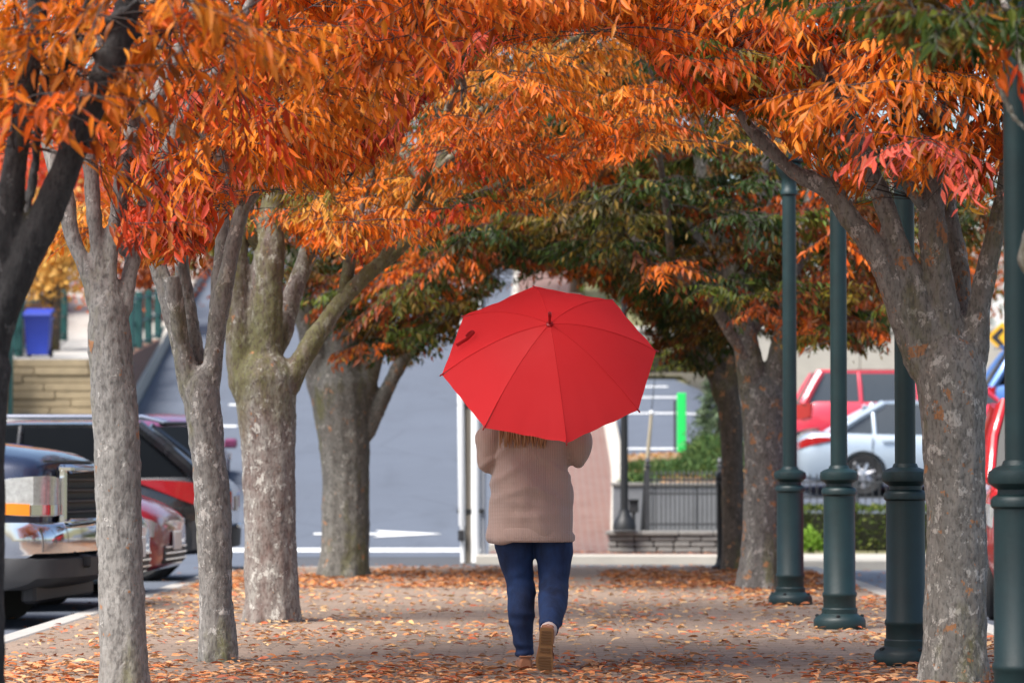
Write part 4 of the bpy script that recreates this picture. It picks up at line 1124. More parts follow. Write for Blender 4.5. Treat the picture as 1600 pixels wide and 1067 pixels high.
def spray(lv, rng, p0, d, L, n, ll, col, cv, droop, wid=1.0):
    """one twig's leaves, alternating left and right and hanging."""
    t = np.linspace(.12, 1.0, n)
    d = d / np.linalg.norm(d)
    sd = np.cross(d, [0, 0, 1.0]); sd /= max(np.linalg.norm(sd), 1e-6)
    pos = p0 + d*(t*L)[:, None] + np.array([0, 0, -1.0])*((t**2)*L*droop*.45)[:, None]
    sg = np.where(np.arange(n) % 2 == 0, 1.0, -1.0)[:, None]
    tw = d[None] + np.array([0, 0, -1.0])*(t*droop)[:, None]
    ax = norm(tw)*.55 + sd[None]*sg*rng.uniform(.45, .85, (n, 1)) + np.array([0, 0, -1.0])*rng.uniform(.35, 1.2, (n, 1))*(.6 + droop) + rng.normal(size=(n, 3))*.18
    b = norm(tw)*1.0 - sd[None]*sg*.3 + rng.normal(size=(n, 3))*.5
    l = ll*rng.uniform(.55, 1.22, n)*np.where(t > .85, .8, 1)
    c = np.clip(np.array(col)*rng.uniform(1 - cv, 1 + cv, (n, 1))*(1 + rng.normal(size=(n, 3))*.08), .004, .95)
    old = rng.uniform(size=n)
    c[old < .10] *= np.array([.45, .5, .7])
    c[old > .93] = c[old > .93]*.5 + np.array([.38, .22, .04])*.5
    lv.add(pos, ax, b, l, l*wid*rng.uniform(.20, .29, n), c)
    return pos

def crown(tree, nodes, D, rng, ends, palette, ll, bnd, tmpl, nspray, nleaf, twig_r=.012, singles=0, jitter=14, bare=None):
    """branchlets to each end point, twigs on them, leaves on the twigs."""
    npos = np.array([k[0] for k in nodes]); nrad = np.array([k[1] for k in nodes])
    ok = npos[:, 2] > 2.05
    npos, nrad = npos[ok], nrad[ok]
    ep = np.array([e for e, c in ends]); pe = proj(ep)
    near = np.array([np.linalg.norm(npos - e, axis=1).min() for e in ep])
    ends = [ends[i] for i in np.argsort(near) if pe[i, 1] < bnd(pe[i, 0]) + 12]
    def shown(q):
        u = proj(q[None])[0]
        return u[1] < bnd(u[0]) + 6
    lv = Leaves(); tb = MB()
    for e, cname in ends:
        e = np.array(e)
        dv = e - npos
        dist = np.linalg.norm(dv, axis=1)
        cost = dist + np.where(npos[:, 2] > e[2] + .25, (npos[:, 2] - e[2])*.8, 0) + rng.uniform(0, .25, len(dist))
        k = int(np.argmin(cost)); p = npos[k]; dl = dist[k]
        if dl < .05 or dl > 1.9: continue
        c1 = p + (e - p)*.5 + np.array([0, 0, .10*dl]) + rng.normal(size=3)*.06*dl
        ts = np.linspace(0, 1, 7)[:, None]
        path = p*(1-ts)**2 + c1*2*ts*(1-ts) + e*ts**2
        r0 = min(.004 + twig_r*dl, nrad[k]*.8 + .001)
        if all(shown(q_) for q_ in path[2::2]): tb.tube(path, np.linspace(r0, .0025, 7), 5, cap=False)
        else: continue
        npos = np.vstack([npos, path[2:]]); nrad = np.concatenate([nrad, np.linspace(r0, .0025, 7)[2:]])
        col0 = palette(e, cname, rng)
        for j in range(nspray):
            t = rng.uniform(.25 if dl > .6 else .1, 1.0) if j else 1.0
            i = min(int(t*6), 5); f = t*6 - i
            q = path[i]*(1 - f) + path[i+1]*f
            dr = path[min(i+1, 6)] - path[i]; dr = dr/max(np.linalg.norm(dr), 1e-6)
            an = rng.uniform(-1.3, 1.3) if j else 0
            dh = np.array([dr[0]*math.cos(an) - dr[1]*math.sin(an), dr[0]*math.sin(an) + dr[1]*math.cos(an), dr[2]*.4 + rng.uniform(-.25, .2)])
            L = rng.uniform(.7, 1.25)*ll*nleaf*.33
            pts = spray(lv, rng, q, dh, L, nleaf + int(rng.integers(-2, 3)), ll, np.array(col0)*rng.uniform(.8, 1.2), .22, rng.uniform(.25, .8), 1.0 if tmpl is T8 else 1.35)
            if shown(pts[-1]): tb.tube([q, pts[len(pts)//2], pts[-1]], [.003, .0022, .001], 3, cap=False)
    lv.pack()
    px = proj(lv.p + lv.a*lv.l[:, None])
    lim = bnd(px[:, 0]) + rng.normal(size=len(px))*jitter*.6 - np.abs(rng.normal(size=len(px)))*jitter*.3
    keep = px[:, 1] < lim
    for hx, hy, hw, hh in HOLES:
        keep &= ~((((px[:, 0]-hx)/hw)**2 + ((px[:, 1]-hy)/hh)**2) < rng.uniform(.6, 1.15, len(px)))
    lv.keep(keep)
    if bare:                                    # keep the bare limb in view
        px = px[keep]
        drop = np.zeros(len(px), bool)
        for wd, pr_, pl in bare:
            pl = np.array(pl, float)
            dd = np.full(len(px), 1e9)
            for (ax_, ay_), (bx_, by_) in zip(pl, pl[1:]):
                ab = np.array([bx_ - ax_, by_ - ay_]); ap = px - np.array([ax_, ay_])
                tt = np.clip((ap @ ab)/(ab @ ab), 0, 1)
                dd = np.minimum(dd, np.linalg.norm(ap - tt[:, None]*ab, axis=1))
            drop |= (dd < wd) & (rng.uniform(size=len(px)) < pr_)
        k2 = ~drop
        lv.keep(k2); px = px[k2]
    else: px = px[keep]
    br = tb.build('branches', M['twig'], tree, ang=None); br['kind'] = 'stuff'
    if singles:
        inn = np.where((px[:, 0] > 5) & (px[:, 0] < 1595) & (px[:, 1] > 5) & (px[:, 1] < 1000))[0]
        order = inn[np.argsort(lv.p[inn, 1])][:singles]
        leaf_objects(lv, order, M['leaf'], tree, tmpl, 'tree')
        m = np.ones(len(lv.p), bool); m[order] = False
        lv.keep(m)
    fo = lv.build('foliage', M['leaf'], tree, tmpl); fo['kind'] = 'stuff'
    return len(lv.p)

def fill(rng, n, x0, y0, rx, ry, ztop, inner=0.0, low=0.0, thin=1.7):
    """end points spread through a vase shaped crown, dense towards its underside."""
    out = []
    while len(out) < n:
        u, v = rng.uniform(-1, 1, 2)
        if u*u + v*v > 1: continue
        x, y = x0 + u*rx, y0 + v*ry
        zl = zlow(x) + low + .35*noise.noise(Vector((x*1.3, y*.9, 3.1)))
        zt = ztop - (ztop - zl)*.75*(u*u + v*v)
        z = zl + (zt - zl)*rng.uniform(0, 1)**thin
        out.append(((x, y, z), None))
    return out
def pal(weights, scale=.9, seed=0.0, low=None):
    """colour by patches: neighbours share a colour, as sprays of one branch do."""
    cols = [w[0] for w in weights]; ws = np.cumsum([w[1] for w in weights]); ws = ws/ws[-1]
    def fn(e, cname, rng):
        if cname: c = np.array(cname)
        else:
            t = noise.noise(Vector((e[0]*scale + seed, e[1]*scale*.7, e[2]*scale*1.5)))*.9 + .5 + rng.normal()*.14
            c = np.array(cols[int(np.searchsorted(ws, min(max(t, 0), .999)))])
        k = np.array(cols[rng.integers(len(cols))])
        return c*.85 + k*.15
    return fn
def hints(D, pts, dj=.35):
    return [((*P(px, py, D + RNG.uniform(-dj, dj)),), c) for px, py, c in pts]

def tree(label, D, barkm, limbs, extra_grow, ends, palette, ll, bnd, tmpl=T8, nspray=7, nleaf=13, voxel=.016, singles=0, seed=1, zt=6.0, jitter=14, flare=True, name='tree', group='trees lining the brick walk', rough=.010, bare=None):
    rng = np.random.default_rng(seed)
    b = limbs[0][0]
    bp = P(b[0], b[1], D); bp.z = 0
    t = thing(name, label, 'tree', bp, (0, 0, 0), group)
    mb, nodes = MB(), []
    limb_tubes(mb, limbs, D, nodes)
    if flare:                                   # root flare
        s = sc(D); r0 = b[2]/s
        for k in range(6):
            a = 2*math.pi*k/6 + seed
            dv = Vector((math.cos(a), math.sin(a), 0))
            mb.tube([bp + dv*r0*.35 + Vector((0, 0, .30)), bp + dv*r0*.62 + Vector((0, 0, .10)), bp + dv*r0*.80 + Vector((0, 0, .01)), bp + dv*r0*.95 + Vector((0, 0, -.08))], [r0*.45, r0*.38, r0*.30, r0*.2], 8)
    gmb = MB()
    if extra_grow: grow(nodes, bp, rng, zt, extra_grow, 1.0, gmb)
    tk = mb.build('trunk', barkm, t)
    fuse(tk, voxel*.8, 2, .5)
    tk.data.materials.clear(); tk.data.materials.append(barkm)
    roughen(tk, rough, 7, (1, 1, .45), seed*3.7)
    roughen(tk, rough*.5, 26, (1, 1, .6), seed*1.7)
    tk.data.shade_smooth()
    if gmb.v: gmb.build('limbs', barkm, t, ang=None)
    n = crown(t, nodes, D, rng, ends(rng) if callable(ends) else ends, palette, ll, bnd, tmpl, nspray, nleaf, singles=singles, jitter=jitter, bare=bare)
    print(label[:40], 'leaves', n)
    return t

# the leaning tree, its shade put into the bark colour, cut by the picture's edge
tree('dark barked tree cut by the photo edge, its thick limb leaning over the slim trunks', 11.6, M['bark_shaded'],
     [[(-48, 1200, 58), (-46, 1000, 54), (-45, 800, 53), (-45, 650, 56), (-40, 570, 58)],
      [(-40, 600, 42), (-8, 500, 33), (32, 420, 29), (72, 335, 26), (118, 225, 25), (150, 150, 24), (182, 70, 22), (206, -20, 20), (235, -130, 22), (250, -260, 15)],
      [(-45, 620, 42), (-25, 480, 31), (2, 370, 27), (20, 280, 23), (40, 160, 18), (55, 60, 17), (60, -40, 15), (50, -180, 11)],
      [(20, 400, 14, .1), (50, 290, 8, .3), (70, 130, 8, .1), (109, 79, 7, 0), (165, 37, 8, -.05), (215, 2, 6, -.1), (260, -50, 4)],
      [(108, 98, 4), (210, 58, 5), (300, 38, 4), (380, 0, 3)]],
     7, lambda rng: fill(rng, 150, -1.5, 11.7, 2.2, 2.0, 5.5, low=.12) + hints(11.6, [(30, 60, O1), (60, 90, O3), (20, 170, O2), (90, 60, O1), (130, 20, O1), (80, 140, O1), (115, 115, BR), (150, 125, BR), (100, 120, BR), (20, 130, O2), (220, 20, O2), (270, 30, O1), (330, 30, RD), (20, 20, O1), (250, 60, O1), (360, 60, O2), (10, 200, O2)], .25),
     pal([(O2, .34), (O1, .36), (O3, .12), (RD, .18)], seed=1.0), .098, B_NEAR, T8, 6, 13, .020, 300, 21, rough=.008, bare=BARE0)

tree('slim smooth grey trunk in front of the pickup and parked cars, splitting into four limbs', 15.3, M['bark_grey'],
     [[(194, 1072, 38), (192, 1000, 37), (188, 880, 36), (184, 760, 36), (180, 650, 36), (175, 570, 36), (170, 520, 35), (168, 480, 30)],
      [(164, 520, 24), (148, 455, 18), (127, 405, 13), (113, 365, 12), (102, 310, 12), (90, 250, 11), (78, 180, 9), (60, 80, 7)],
      [(164, 500, 22), (160, 450, 16), (154, 405, 11), (147, 330, 11), (141, 260, 11), (138, 180, 10), (150, 80, 8), (155, -40, 7)],
      [(174, 510, 20), (175, 450, 13), (176, 400, 10.5), (182, 330, 11), (208, 215, 12), (240, 165, 12), (268, 105, 10), (288, 60, 9), (304, 10, 7), (315, -60, 5)],
      [(184, 510, 20), (197, 450, 15, .06), (207, 410, 14, .1), (225, 330, 14, .2), (262, 240, 13, .3), (290, 175, 11, .4), (335, 115, 9, .5), (378, 72, 8, .5), (430, 10, 5, .5)],
      [(190, 400, 8, .1), (193, 290, 10, .2), (212, 190, 10, .2), (224, 140, 8, .2), (235, 60, 6, .2)]],
     7, lambda rng: fill(rng, 260, -1.4, 15.4, 2.4, 2.0, 5.6) + hints(15.2, [(200, 320, RD), (230, 340, PK), (250, 370, RD), (215, 370, RD), (280, 330, RD), (310, 345, O2), (190, 350, RD), (260, 300, PK), (330, 300, O2), (300, 270, PK), (240, 280, PK), (120, 170, PK), (105, 190, PK), (220, 215, PK), (205, 180, PK), (290, 150, RD), (340, 140, PK), (190, 260, O2), (170, 200, O2), (350, 120, RD), (330, 220, O1), (380, 200, O1), (420, 180, O1), (300, 380, RD), (340, 370, O2), (270, 250, RD), (160, 270, RD), (400, 80, O1), (470, 60, O1), (440, 250, O1), (480, 220, O2)], .4),
     pal([(O1, .30), (O2, .28), (O3, .12), (RD, .20), (PK, .10)], seed=4.0), .098, B_NEAR, T8, 8, 14, .015, 300, 22, bare=BARE1)

tree('thin grey trunk with a sawn off stub, leaning in front of the black off-roader', 17.6, M['bark_pale'],
     [[(341, 1034, 30), (339, 980, 28), (336, 900, 27), (333, 800, 28), (326, 720, 28), (318, 650, 28), (312, 600, 27)],
      [(306, 640, 20), (290, 570, 18), (275, 510, 17), (258, 450, 16), (240, 400, 14), (228, 350, 12), (214, 290, 10), (200, 200, 8)],
      [(288, 560, 13), (276, 490, 14, -.05), (268, 432, 12, -.08)],
      [(316, 610, 16, .1), (302, 530, 14, .15), (290, 460, 13, .2), (284, 400, 11, .2), (286, 330, 9, .2), (300, 230, 7, .2)],
      [(322, 640, 18), (334, 550, 16), (344, 480, 15), (357, 420, 14), (372, 350, 12), (388, 315, 10), (412, 288, 8), (442, 262, 6), (490, 240, 4), (570, 285, 3)],
      [(338, 520, 12, .1), (340, 440, 11, .15), (348, 350, 10, .2), (350, 270, 9, .2), (342, 190, 7, .2), (350, 100, 5, .2)]],
     6, lambda rng: fill(rng, 240, -1.25, 17.6, 2.4, 1.8, 5.8, low=.05) + hints(17.4, [(560, 165, PK), (590, 170, PK), (620, 165, PK), (600, 200, PK), (570, 190, RD), (540, 220, O3), (640, 110, PK), (680, 70, PK), (700, 70, PK), (730, 80, PK), (600, 120, O1), (640, 40, O3), (690, 30, O3), (620, 70, O1), (560, 110, O1), (500, 100, O1), (480, 130, O1), (520, 160, O1), (460, 300, O1), (500, 290, O1), (540, 285, O3), (420, 300, O2), (450, 190, O1), (380, 260, O2), (560, 260, O3), (600, 240, O1), (330, 290, PK), (350, 320, O2), (320, 250, RD)] + [(x, y, None) for x in range(380, 1000, 34) for y in (-25, 8)], .4),
     pal([(O1, .40), (O3, .25), (O2, .22), (PK, .13)], seed=7.3), .098, B_NEAR, T8, 8, 14, .015, 300, 23)

tree('thick trunk with pale flecks and mossy green limbs beside the parked cars', 22.3, M['bark_moss'],
     [[(425, 972, 45), (425, 930, 43), (423, 850, 41), (421, 760, 41), (419, 690, 43), (416, 630, 47), (412, 590, 50)],
      [(392, 640, 30), (378, 560, 25), (370, 500, 21), (366, 440, 20), (372, 380, 18), (384, 330, 15), (380, 240, 11), (360, 140, 8)],
      [(412, 620, 32), (414, 540, 28), (416, 460, 26), (420, 390, 25), (424, 330, 19), (432, 260, 14), (450, 150, 10)],
      [(440, 620, 24), (462, 580, 18), (490, 530, 16), (528, 478, 14), (562, 440, 12), (610, 400, 10.5), (660, 360, 9), (730, 315, 8), (800, 275, 7), (860, 248, 6), (940, 232, 6), (985, 205, 3)],
      [(430, 560, 18, .3), (455, 470, 16, .4), (480, 400, 15, .5), (510, 330, 12, .6), (560, 240, 10, .7), (620, 180, 8, .7), (700, 160, 6, .7), (780, 120, 4, .7)],
      [(600, 405, 10, -.1), (640, 330, 8, -.2), (690, 260, 7, -.3), (760, 205, 6, -.3), (830, 165, 4, -.3)]],
     6, lambda rng: fill(rng, 300, -.7, 22.3, 2.6, 2.4, 6.2) + hints(22.0, [(700, 110, O3), (740, 90, O3), (780, 70, O3), (820, 60, O3), (860, 70, O3), (900, 75, O3), (940, 80, O3), (860, 110, O3), (900, 120, O1), (800, 110, O1), (830, 140, O1), (760, 130, O3), (960, 160, O3), (940, 190, O3), (990, 200, O3), (1010, 205, O3), (880, 170, O1), (780, 170, O2), (720, 160, O3), (690, 200, O1), (470, 335, O2), (500, 360, O2), (540, 375, BR), (560, 355, O1), (600, 375, O2), (520, 395, O2), (480, 390, BR), (450, 360, O2), (620, 350, O1), (570, 390, RD), (660, 250, O2), (640, 300, O1), (580, 250, O1), (540, 220, O2), (830, 195, O2), (770, 230, BR), (740, 250, RD), (700, 230, RD), (920, 250, BR), (800, 320, O2), (840, 320, O2), (720, 330, RD), (640, 350, O1), (670, 365, O1), (600, 330, O2), (560, 300, O1), (520, 320, O1), (650, 280, O3), (690, 330, O1), (480, 340, O2), (430, 320, O2), (380, 330, O2)], .8),
     pal([(O2, .30), (O1, .30), (O3, .20), (BR, .12), (GR, .08)], seed=11.2), .092, B_MID, T8, 8, 14, .018, 0, 24, zt=6.6, jitter=12)

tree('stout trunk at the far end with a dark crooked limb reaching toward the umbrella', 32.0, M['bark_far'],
     [[(537, 902, 42), (538, 880, 40), (540, 820, 38), (540, 740, 38), (537, 680, 41), (533, 630, 45), (530, 600, 46)],
      [(508, 640, 24), (492, 560, 20), (478, 490, 18), (468, 420, 16), (470, 340, 13), (460, 240, 10)],
      [(532, 640, 30), (536, 560, 27), (534, 480, 23), (530, 420, 20), (540, 330, 14), (560, 240, 10)],
      [(556, 650, 22), (582, 560, 16), (592, 480, 13), (604, 400, 11), (640, 320, 8), (680, 240, 6)],
      [(566, 690, 16), (582, 655, 14), (602, 615, 12), (632, 558, 11), (680, 510, 8), (730, 478, 5), (780, 440, 3)],
      [(534, 560, 16, .4), (570, 450, 13, .8), (640, 380, 10, 1), (720, 330, 8, 1.2), (800, 300, 6, 1.2), (860, 280, 4, 1.2)]],
     6, lambda rng: fill(rng, 430, -1.0, 32, 2.9, 2.8, 6.6, low=.05, thin=1.3) + hints(31.6, [(560, 490, GD), (590, 500, GD), (610, 520, GR), (640, 530, GR), (600, 545, GD), (630, 550, GD), (570, 540, GD), (500, 470, GD), (520, 440, BR), (560, 440, O2), (540, 410, GD), (600, 410, BR), (620, 390, O2), (650, 400, O2), (590, 380, GD), (500, 420, BR), (480, 440, GD), (560, 400, GD), (680, 400, GD), (720, 390, O2), (760, 380, BR), (790, 420, GD), (820, 400, O2), (660, 500, GR), (680, 480, GD), (640, 470, BR), (690, 505, GD), (700, 450, O2), (670, 430, O2), (640, 430, GD), (600, 440, GR), (720, 430, BR), (620, 470, GD), (650, 520, GD), (700, 480, GR), (715, 500, GD), (730, 450, GD), (580, 520, GD), (690, 530, GD), (670, 540, GD), (600, 480, GD), (740, 420, O2), (580, 460, O2), (560, 580, BR), (590, 590, BR), (710, 520, GD), (730, 470, GR), (760, 400, O2), (800, 390, BR), (840, 370, GD)], .8),
     pal([(GD, .42), (GR, .20), (BR, .18), (O2, .20)], scale=1.1, seed=15.0), .10, B_FAR, T4, 8, 13, .022, 0, 25, zt=7.2, jitter=16)

tree('big flaking trunk with orange bark scars in front of the green lamp posts', 15.8, M['bark_rust'],
     [[(1491, 1068, 54), (1492, 1000, 51), (1494, 900, 49), (1493, 780, 47), (1491, 690, 50), (1487, 620, 54), (1482, 570, 56)],
      [(1452, 600, 34), (1425, 520, 28), (1393, 440, 22), (1360, 380, 20), (1332, 345, 18), (1300, 300, 18), (1268, 282, 17), (1240, 268, 12), (1205, 235, 10), (1175, 205, 8), (1150, 170, 6), (1110, 140, 4)],
      [(1470, 580, 34), (1440, 490, 26), (1412, 410, 20), (1385, 330, 17), (1350, 250, 17), (1328, 190, 13), (1290, 120, 9), (1250, 60, 6)],
      [(1484, 590, 36), (1475, 500, 28), (1466, 420, 23), (1456, 350, 22), (1460, 270, 14), (1470, 180, 10), (1480, 80, 7)],
      [(1500, 580, 32), (1502, 480, 20, .2), (1497, 400, 15, .25), (1480, 320, 14, .25), (1500, 220, 10, .3), (1520, 120, 7, .3)],
      [(1512, 590, 34), (1528, 500, 20), (1540, 430, 18), (1558, 350, 15), (1572, 280, 12), (1585, 180, 9), (1600, 60, 6)],
      [(1452, 345, 9), (1420, 295, 7, -.1), (1385, 253, 6, -.2), (1340, 215, 5, -.3), (1305, 186, 4, -.3), (1280, 148, 3, -.3)],
      [(1345, 240, 8, -.1), (1300, 150, 8, -.2), (1255, 75, 6, -.3), (1215, 20, 5, -.3)]],
     7, lambda rng: fill(rng, 240, 1.55, 15.8, 2.2, 2.0, 5.6, low=.08) + hints(15.5, [(1060, 90, O1), (1090, 110, O1), (1120, 120, O1), (1050, 60, O2), (1080, 40, O2), (1140, 90, O1), (1160, 130, O1), (1180, 150, O2), (1200, 170, GR), (1220, 165, GR), (1185, 180, GR), (1240, 180, O1), (1260, 200, O1), (1250, 230, O1), (1300, 130, O2), (1320, 160, O1), (1280, 90, PK), (1300, 40, PK), (1340, 70, RD), (1230, 60, O1), (1190, 60, O1), (1340, 180, O2), (1420, 220, O2), (1450, 230, O1), (1440, 200, O1), (1410, 190, O1), (1500, 210, O2), (1540, 215, O1), (1560, 210, O2), (1520, 250, O1), (1400, 110, GR), (1430, 110, GR), (1470, 130, GR), (1500, 140, GR), (1380, 100, O2), (1470, 60, O1), (1510, 70, O2), (1570, 100, RD), (1530, 310, YL), (1555, 325, GR), (1345, 305, O1), (1400, 315, GR), (1390, 300, O2)] + [(x, y, None) for x in range(1000, 1640, 32) for y in (-25, 10, 45)] + [(1575, 130, O2), (1590, 180, GR), (1565, 160, O1), (1585, 230, O2)], .4),
     pal([(O1, .36), (O2, .30), (GR, .12), (RD, .12), (PK, .10)], seed=19.0), .10, B_NEAR, T8, 7, 14, .015, 300, 26, bare=BARER)

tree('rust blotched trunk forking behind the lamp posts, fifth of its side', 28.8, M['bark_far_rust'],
     [[(1190, 920, 40), (1190, 880, 34), (1192, 800, 31), (1194, 720, 31), (1194, 660, 34), (1193, 620, 36)],
      [(1182, 650, 26), (1172, 570, 22), (1158, 500, 20), (1148, 440, 19), (1130, 380, 17), (1112, 330, 15), (1100, 280, 13), (1090, 200, 11), (1085, 120, 8)],
      [(1204, 650, 22), (1214, 570, 17), (1226, 500, 14), (1240, 420, 12), (1260, 330, 9), (1280, 240, 7)],
      [(1150, 460, 12, .4), (1175, 380, 11, .6), (1190, 300, 9, .7), (1200, 200, 7, .7)],
      [(1165, 560, 12, -.2), (1110, 470, 9, -.4), (1050, 420, 7, -.5), (990, 370, 6, -.6), (950, 320, 4, -.6), (915, 270, 3, -.6)]],
     6, lambda rng: fill(rng, 430, 1.35, 28.8, 2.7, 2.6, 6.4, low=.02, thin=1.4) + hints(28.4, [(1260, 500, BR), (1290, 510, BR), (1320, 515, BR), (1350, 510, BR), (1370, 520, BR), (1300, 480, BR), (1340, 470, BR), (1270, 450, BR), (1310, 420, BR), (1360, 440, BR), (1250, 400, GR), (1290, 380, GD), (1340, 390, GD), (1050, 420, GD), (1020, 400, GD), (990, 370, GD), (960, 350, GD), (940, 330, GR), (1080, 370, GD), (1050, 340, GD), (1010, 320, GD), (970, 290, GD), (1000, 270, GR), (1040, 280, GD), (900, 300, GD), (920, 360, GD), (880, 290, GR), (1100, 420, BR), (1130, 240, BR), (1020, 180, GR), (1040, 150, GR), (1010, 130, GR)] + [(x, y, c) for x, y, c in ((1110, 330, GD), (1140, 350, BR), (1090, 380, GD), (1120, 400, GD), (1160, 390, BR), (1150, 430, GD), (1120, 450, BR), (1180, 420, GD), (1190, 350, GD), (1200, 460, BR), (1170, 470, GD), (1100, 300, GD), (1130, 290, BR), (1160, 310, GD), (1210, 380, GD), (1220, 320, BR), (1280, 330, GD), (1330, 350, GD), (1290, 430, BR), (1330, 430, GD), (1370, 380, GD), (1260, 360, BR))], .8),
     pal([(GD, .52), (GR, .20), (BR, .24), (O2, .04)], scale=1.0, seed=23.0), .10, B_FAR, T4, 8, 13, .020, 0, 27, zt=7.0, jitter=16)

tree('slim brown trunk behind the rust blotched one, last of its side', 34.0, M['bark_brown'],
     [[(1148, 892, 21), (1147, 850, 19), (1145, 760, 18), (1144, 700, 18), (1140, 640, 19), (1136, 610, 19)],
      [(1134, 640, 15), (1118, 590, 13), (1098, 550, 11), (1075, 520, 9), (1040, 480, 7), (990, 440, 5), (930, 400, 4)],
      [(1142, 640, 15), (1148, 560, 13), (1160, 480, 11), (1170, 380, 9), (1180, 280, 7)],
      [(1136, 640, 13, .3), (1125, 540, 12, .6), (1110, 450, 10, .8), (1080, 350, 8, .9), (1050, 250, 6, .9)]],
     5, lambda rng: fill(rng, 430, .95, 34, 2.9, 2.6, 7.0, low=.0, thin=1.2) + hints(33.6, [(1010, 520, BR), (1030, 540, GD), (1060, 560, GD), (1050, 530, BR), (1020, 490, BR), (990, 470, O2), (960, 440, O2), (930, 430, O2), (900, 425, O2), (1000, 440, O2), (1040, 470, O2), (1080, 545, GD), (1100, 570, GD), (880, 400, GR), (850, 410, GD), (870, 370, GD), (920, 390, GD), (950, 400, GD), (1090, 500, GD), (1120, 500, GD), (1000, 450, BR)], .8),
     pal([(GD, .50), (GR, .22), (BR, .22), (O2, .06)], scale=1.0, seed=29.0), .10, B_FAR, T4, 8, 13, .022, 0, 28, zt=7.4, jitter=16)

tree('green leaved tree past the photo edge whose twigs hang into the upper corner', 11.4, M['bark_moss'],
     [[(1760, 1200, 62), (1760, 1000, 58), (1758, 800, 56), (1752, 650, 60), (1740, 560, 62)],
      [(1738, 600, 44), (1700, 480, 34), (1655, 440, 26), (1625, 420, 22), (1606, 405, 18), (1620, 340, 14), (1640, 250, 10)],
      [(1742, 580, 40), (1710, 440, 30), (1690, 320, 24), (1660, 240, 14), (1625, 215, 8), (1590, 190, 7), (1571, 156, 6), (1537, 97, 5), (1478, 55, 4), (1420, 30, 3)],
      [(1760, 580, 42), (1780, 400, 32), (1800, 240, 24), (1830, 80, 17)]],
     6, lambda rng: fill(rng, 130, 2.3, 11.4, 1.9, 1.9, 5.4, low=.35) + hints(11.2, [(1400, 30, GR), (1430, 15, GD), (1460, 20, GD), (1450, 30, GD), (1490, 30, GD), (1530, 25, GR), (1560, 20, GR), (1590, 35, GD), (1420, 10, GR), (1510, 50, GR), (1580, 60, GR), (1550, 45, GR), (1390, 20, GR), (1575, 90, O2), (1590, 150, RD), (1480, 10, GD), (1540, 10, GD)], .25),
     pal([((.105, .155, .02), .55), ((.05, .085, .014), .33), (O2, .07), (RD, .05)], seed=31.0), .098, bound([(1300, 45), (1380, 80), (1420, 100), (1450, 125), (1500, 110), (1540, 125), (1600, 180), (1700, 250)]), T8, 6, 13, .022, 300, 29)

# trees standing farther off
def far_tree(name, label, x, D, z, h, r, cols, n, zlo, ll=.16, kind_h=1.0, sq=.75):
    rng = np.random.default_rng(int(abs(x)*100 + D))
    t = thing(name, label, 'tree', (x, D, z))
    m = MB(); m.tube([(x, D, z - .3), (x + .05, D, z + h*.3), (x - .05, D, z + h*.6), (x, D, z + h*.9)], [h*.035, h*.028, h*.018, h*.006], 9)
    for k in range(7):
        a = 2*math.pi*k/7 + x; q = Vector((math.cos(a), math.sin(a), .7)); b = Vector((x, D, z + h*(.28 + .05*k)))
        m.tube([b, b + q*r*.4, b + q*r*.75 + Vector((0, 0, .1))], [h*.013, h*.008, h*.003], 6)
    m.build('trunk', M['bark_brown'], t, ang=None)
    lv = Leaves()
    cz = z + (zlo + h)/2; rz = (h - zlo)/2
    nb = max(30, n//45)
    cen = norm(rng.normal(size=(nb, 3)))*rng.uniform(.45, 1.0, (nb, 1))*np.array([r, r, rz]) + np.array([x, D, cz])
    cc = np.array(cols)[rng.integers(0, len(cols), nb)]*rng.uniform(.75, 1.25, (nb, 1))
    k = rng.integers(0, nb, n)
    p = cen[k] + rng.normal(size=(n, 3))*r*.17
    a = rng.normal(size=(n, 3)) + np.array([0, 0, -.7]); b = rng.normal(size=(n, 3))
    L = rng.uniform(.7, 1.2, n)*ll
    lv.add(p, a, b, L, L*.5, np.clip(cc[k]*rng.uniform(.75, 1.25, (n, 1)), .004, .95))
    o = lv.pack().build('foliage', M['leaf'], t, T4); o['kind'] = 'stuff'
    return t
far_tree('tree', 'small yellow leaved tree above the blue bin', P(85, 440, 63).x, 63, terr(0, 63), 3.2, .95, [(.80, .50, .14), (.75, .42, .10), (.6, .34, .09)], 2600, .75, .15)
far_tree('tree', 'orange red tree on the hillside beyond the thick railing posts', P(228, 420, 74).x, 74, terr(0, 74) - .2, 3.9, 1.7, [O2, (.5, .12, .025), BR], 6000, .45, .15)
far_tree('tree', 'bright red orange tree on the hillside past the yellow leaved one', P(95, 400, 78).x, 78, terr(0, 78) - .2, 5.0, 2.0, [RD, O2, PK], 5000, 1.2, .17)
far_tree('tree', 'brown red tree on the hillside at the very edge of the photo', P(15, 420, 86).x, 86, terr(0, 86), 6.0, 2.4, [BR, O2], 4500, 1.3, .18)
far_tree('tree', 'brown orange tree at the top of the hill road behind the mossy limbs', P(325, 420, 96).x, 96, H(-8, 96), 6.0, 2.4, [BR, GD, O2, O2], 6500, .25, .18)
for i, (px, D, h, r, cols, lab) in enumerate(((1090, 74, 5.5, 2.4, [GD, GR], 'dark green tree beyond the yellow green hedge'), (1300, 78, 5.2, 2.6, [GD, BR], 'dark olive tree behind the pale car park wall'),
        (1470, 80, 6, 2.7, [GR, O2], 'green and orange tree beyond the car park behind the big flaking trunk'), (900, 84, 6, 2.6, [GD, BR, GR], 'dark green tree beside the brick footpath hidden behind the umbrella'),
        (620, 118, 7, 3.2, [GD, BR], 'dark tree at the crest of the hill road'))):
    x = P(px, 500, D).x
    far_tree('tree', lab, x, D, H(x, D), h, r, cols, 5000, .9, .2)
x = P(1122, 640, 51).x
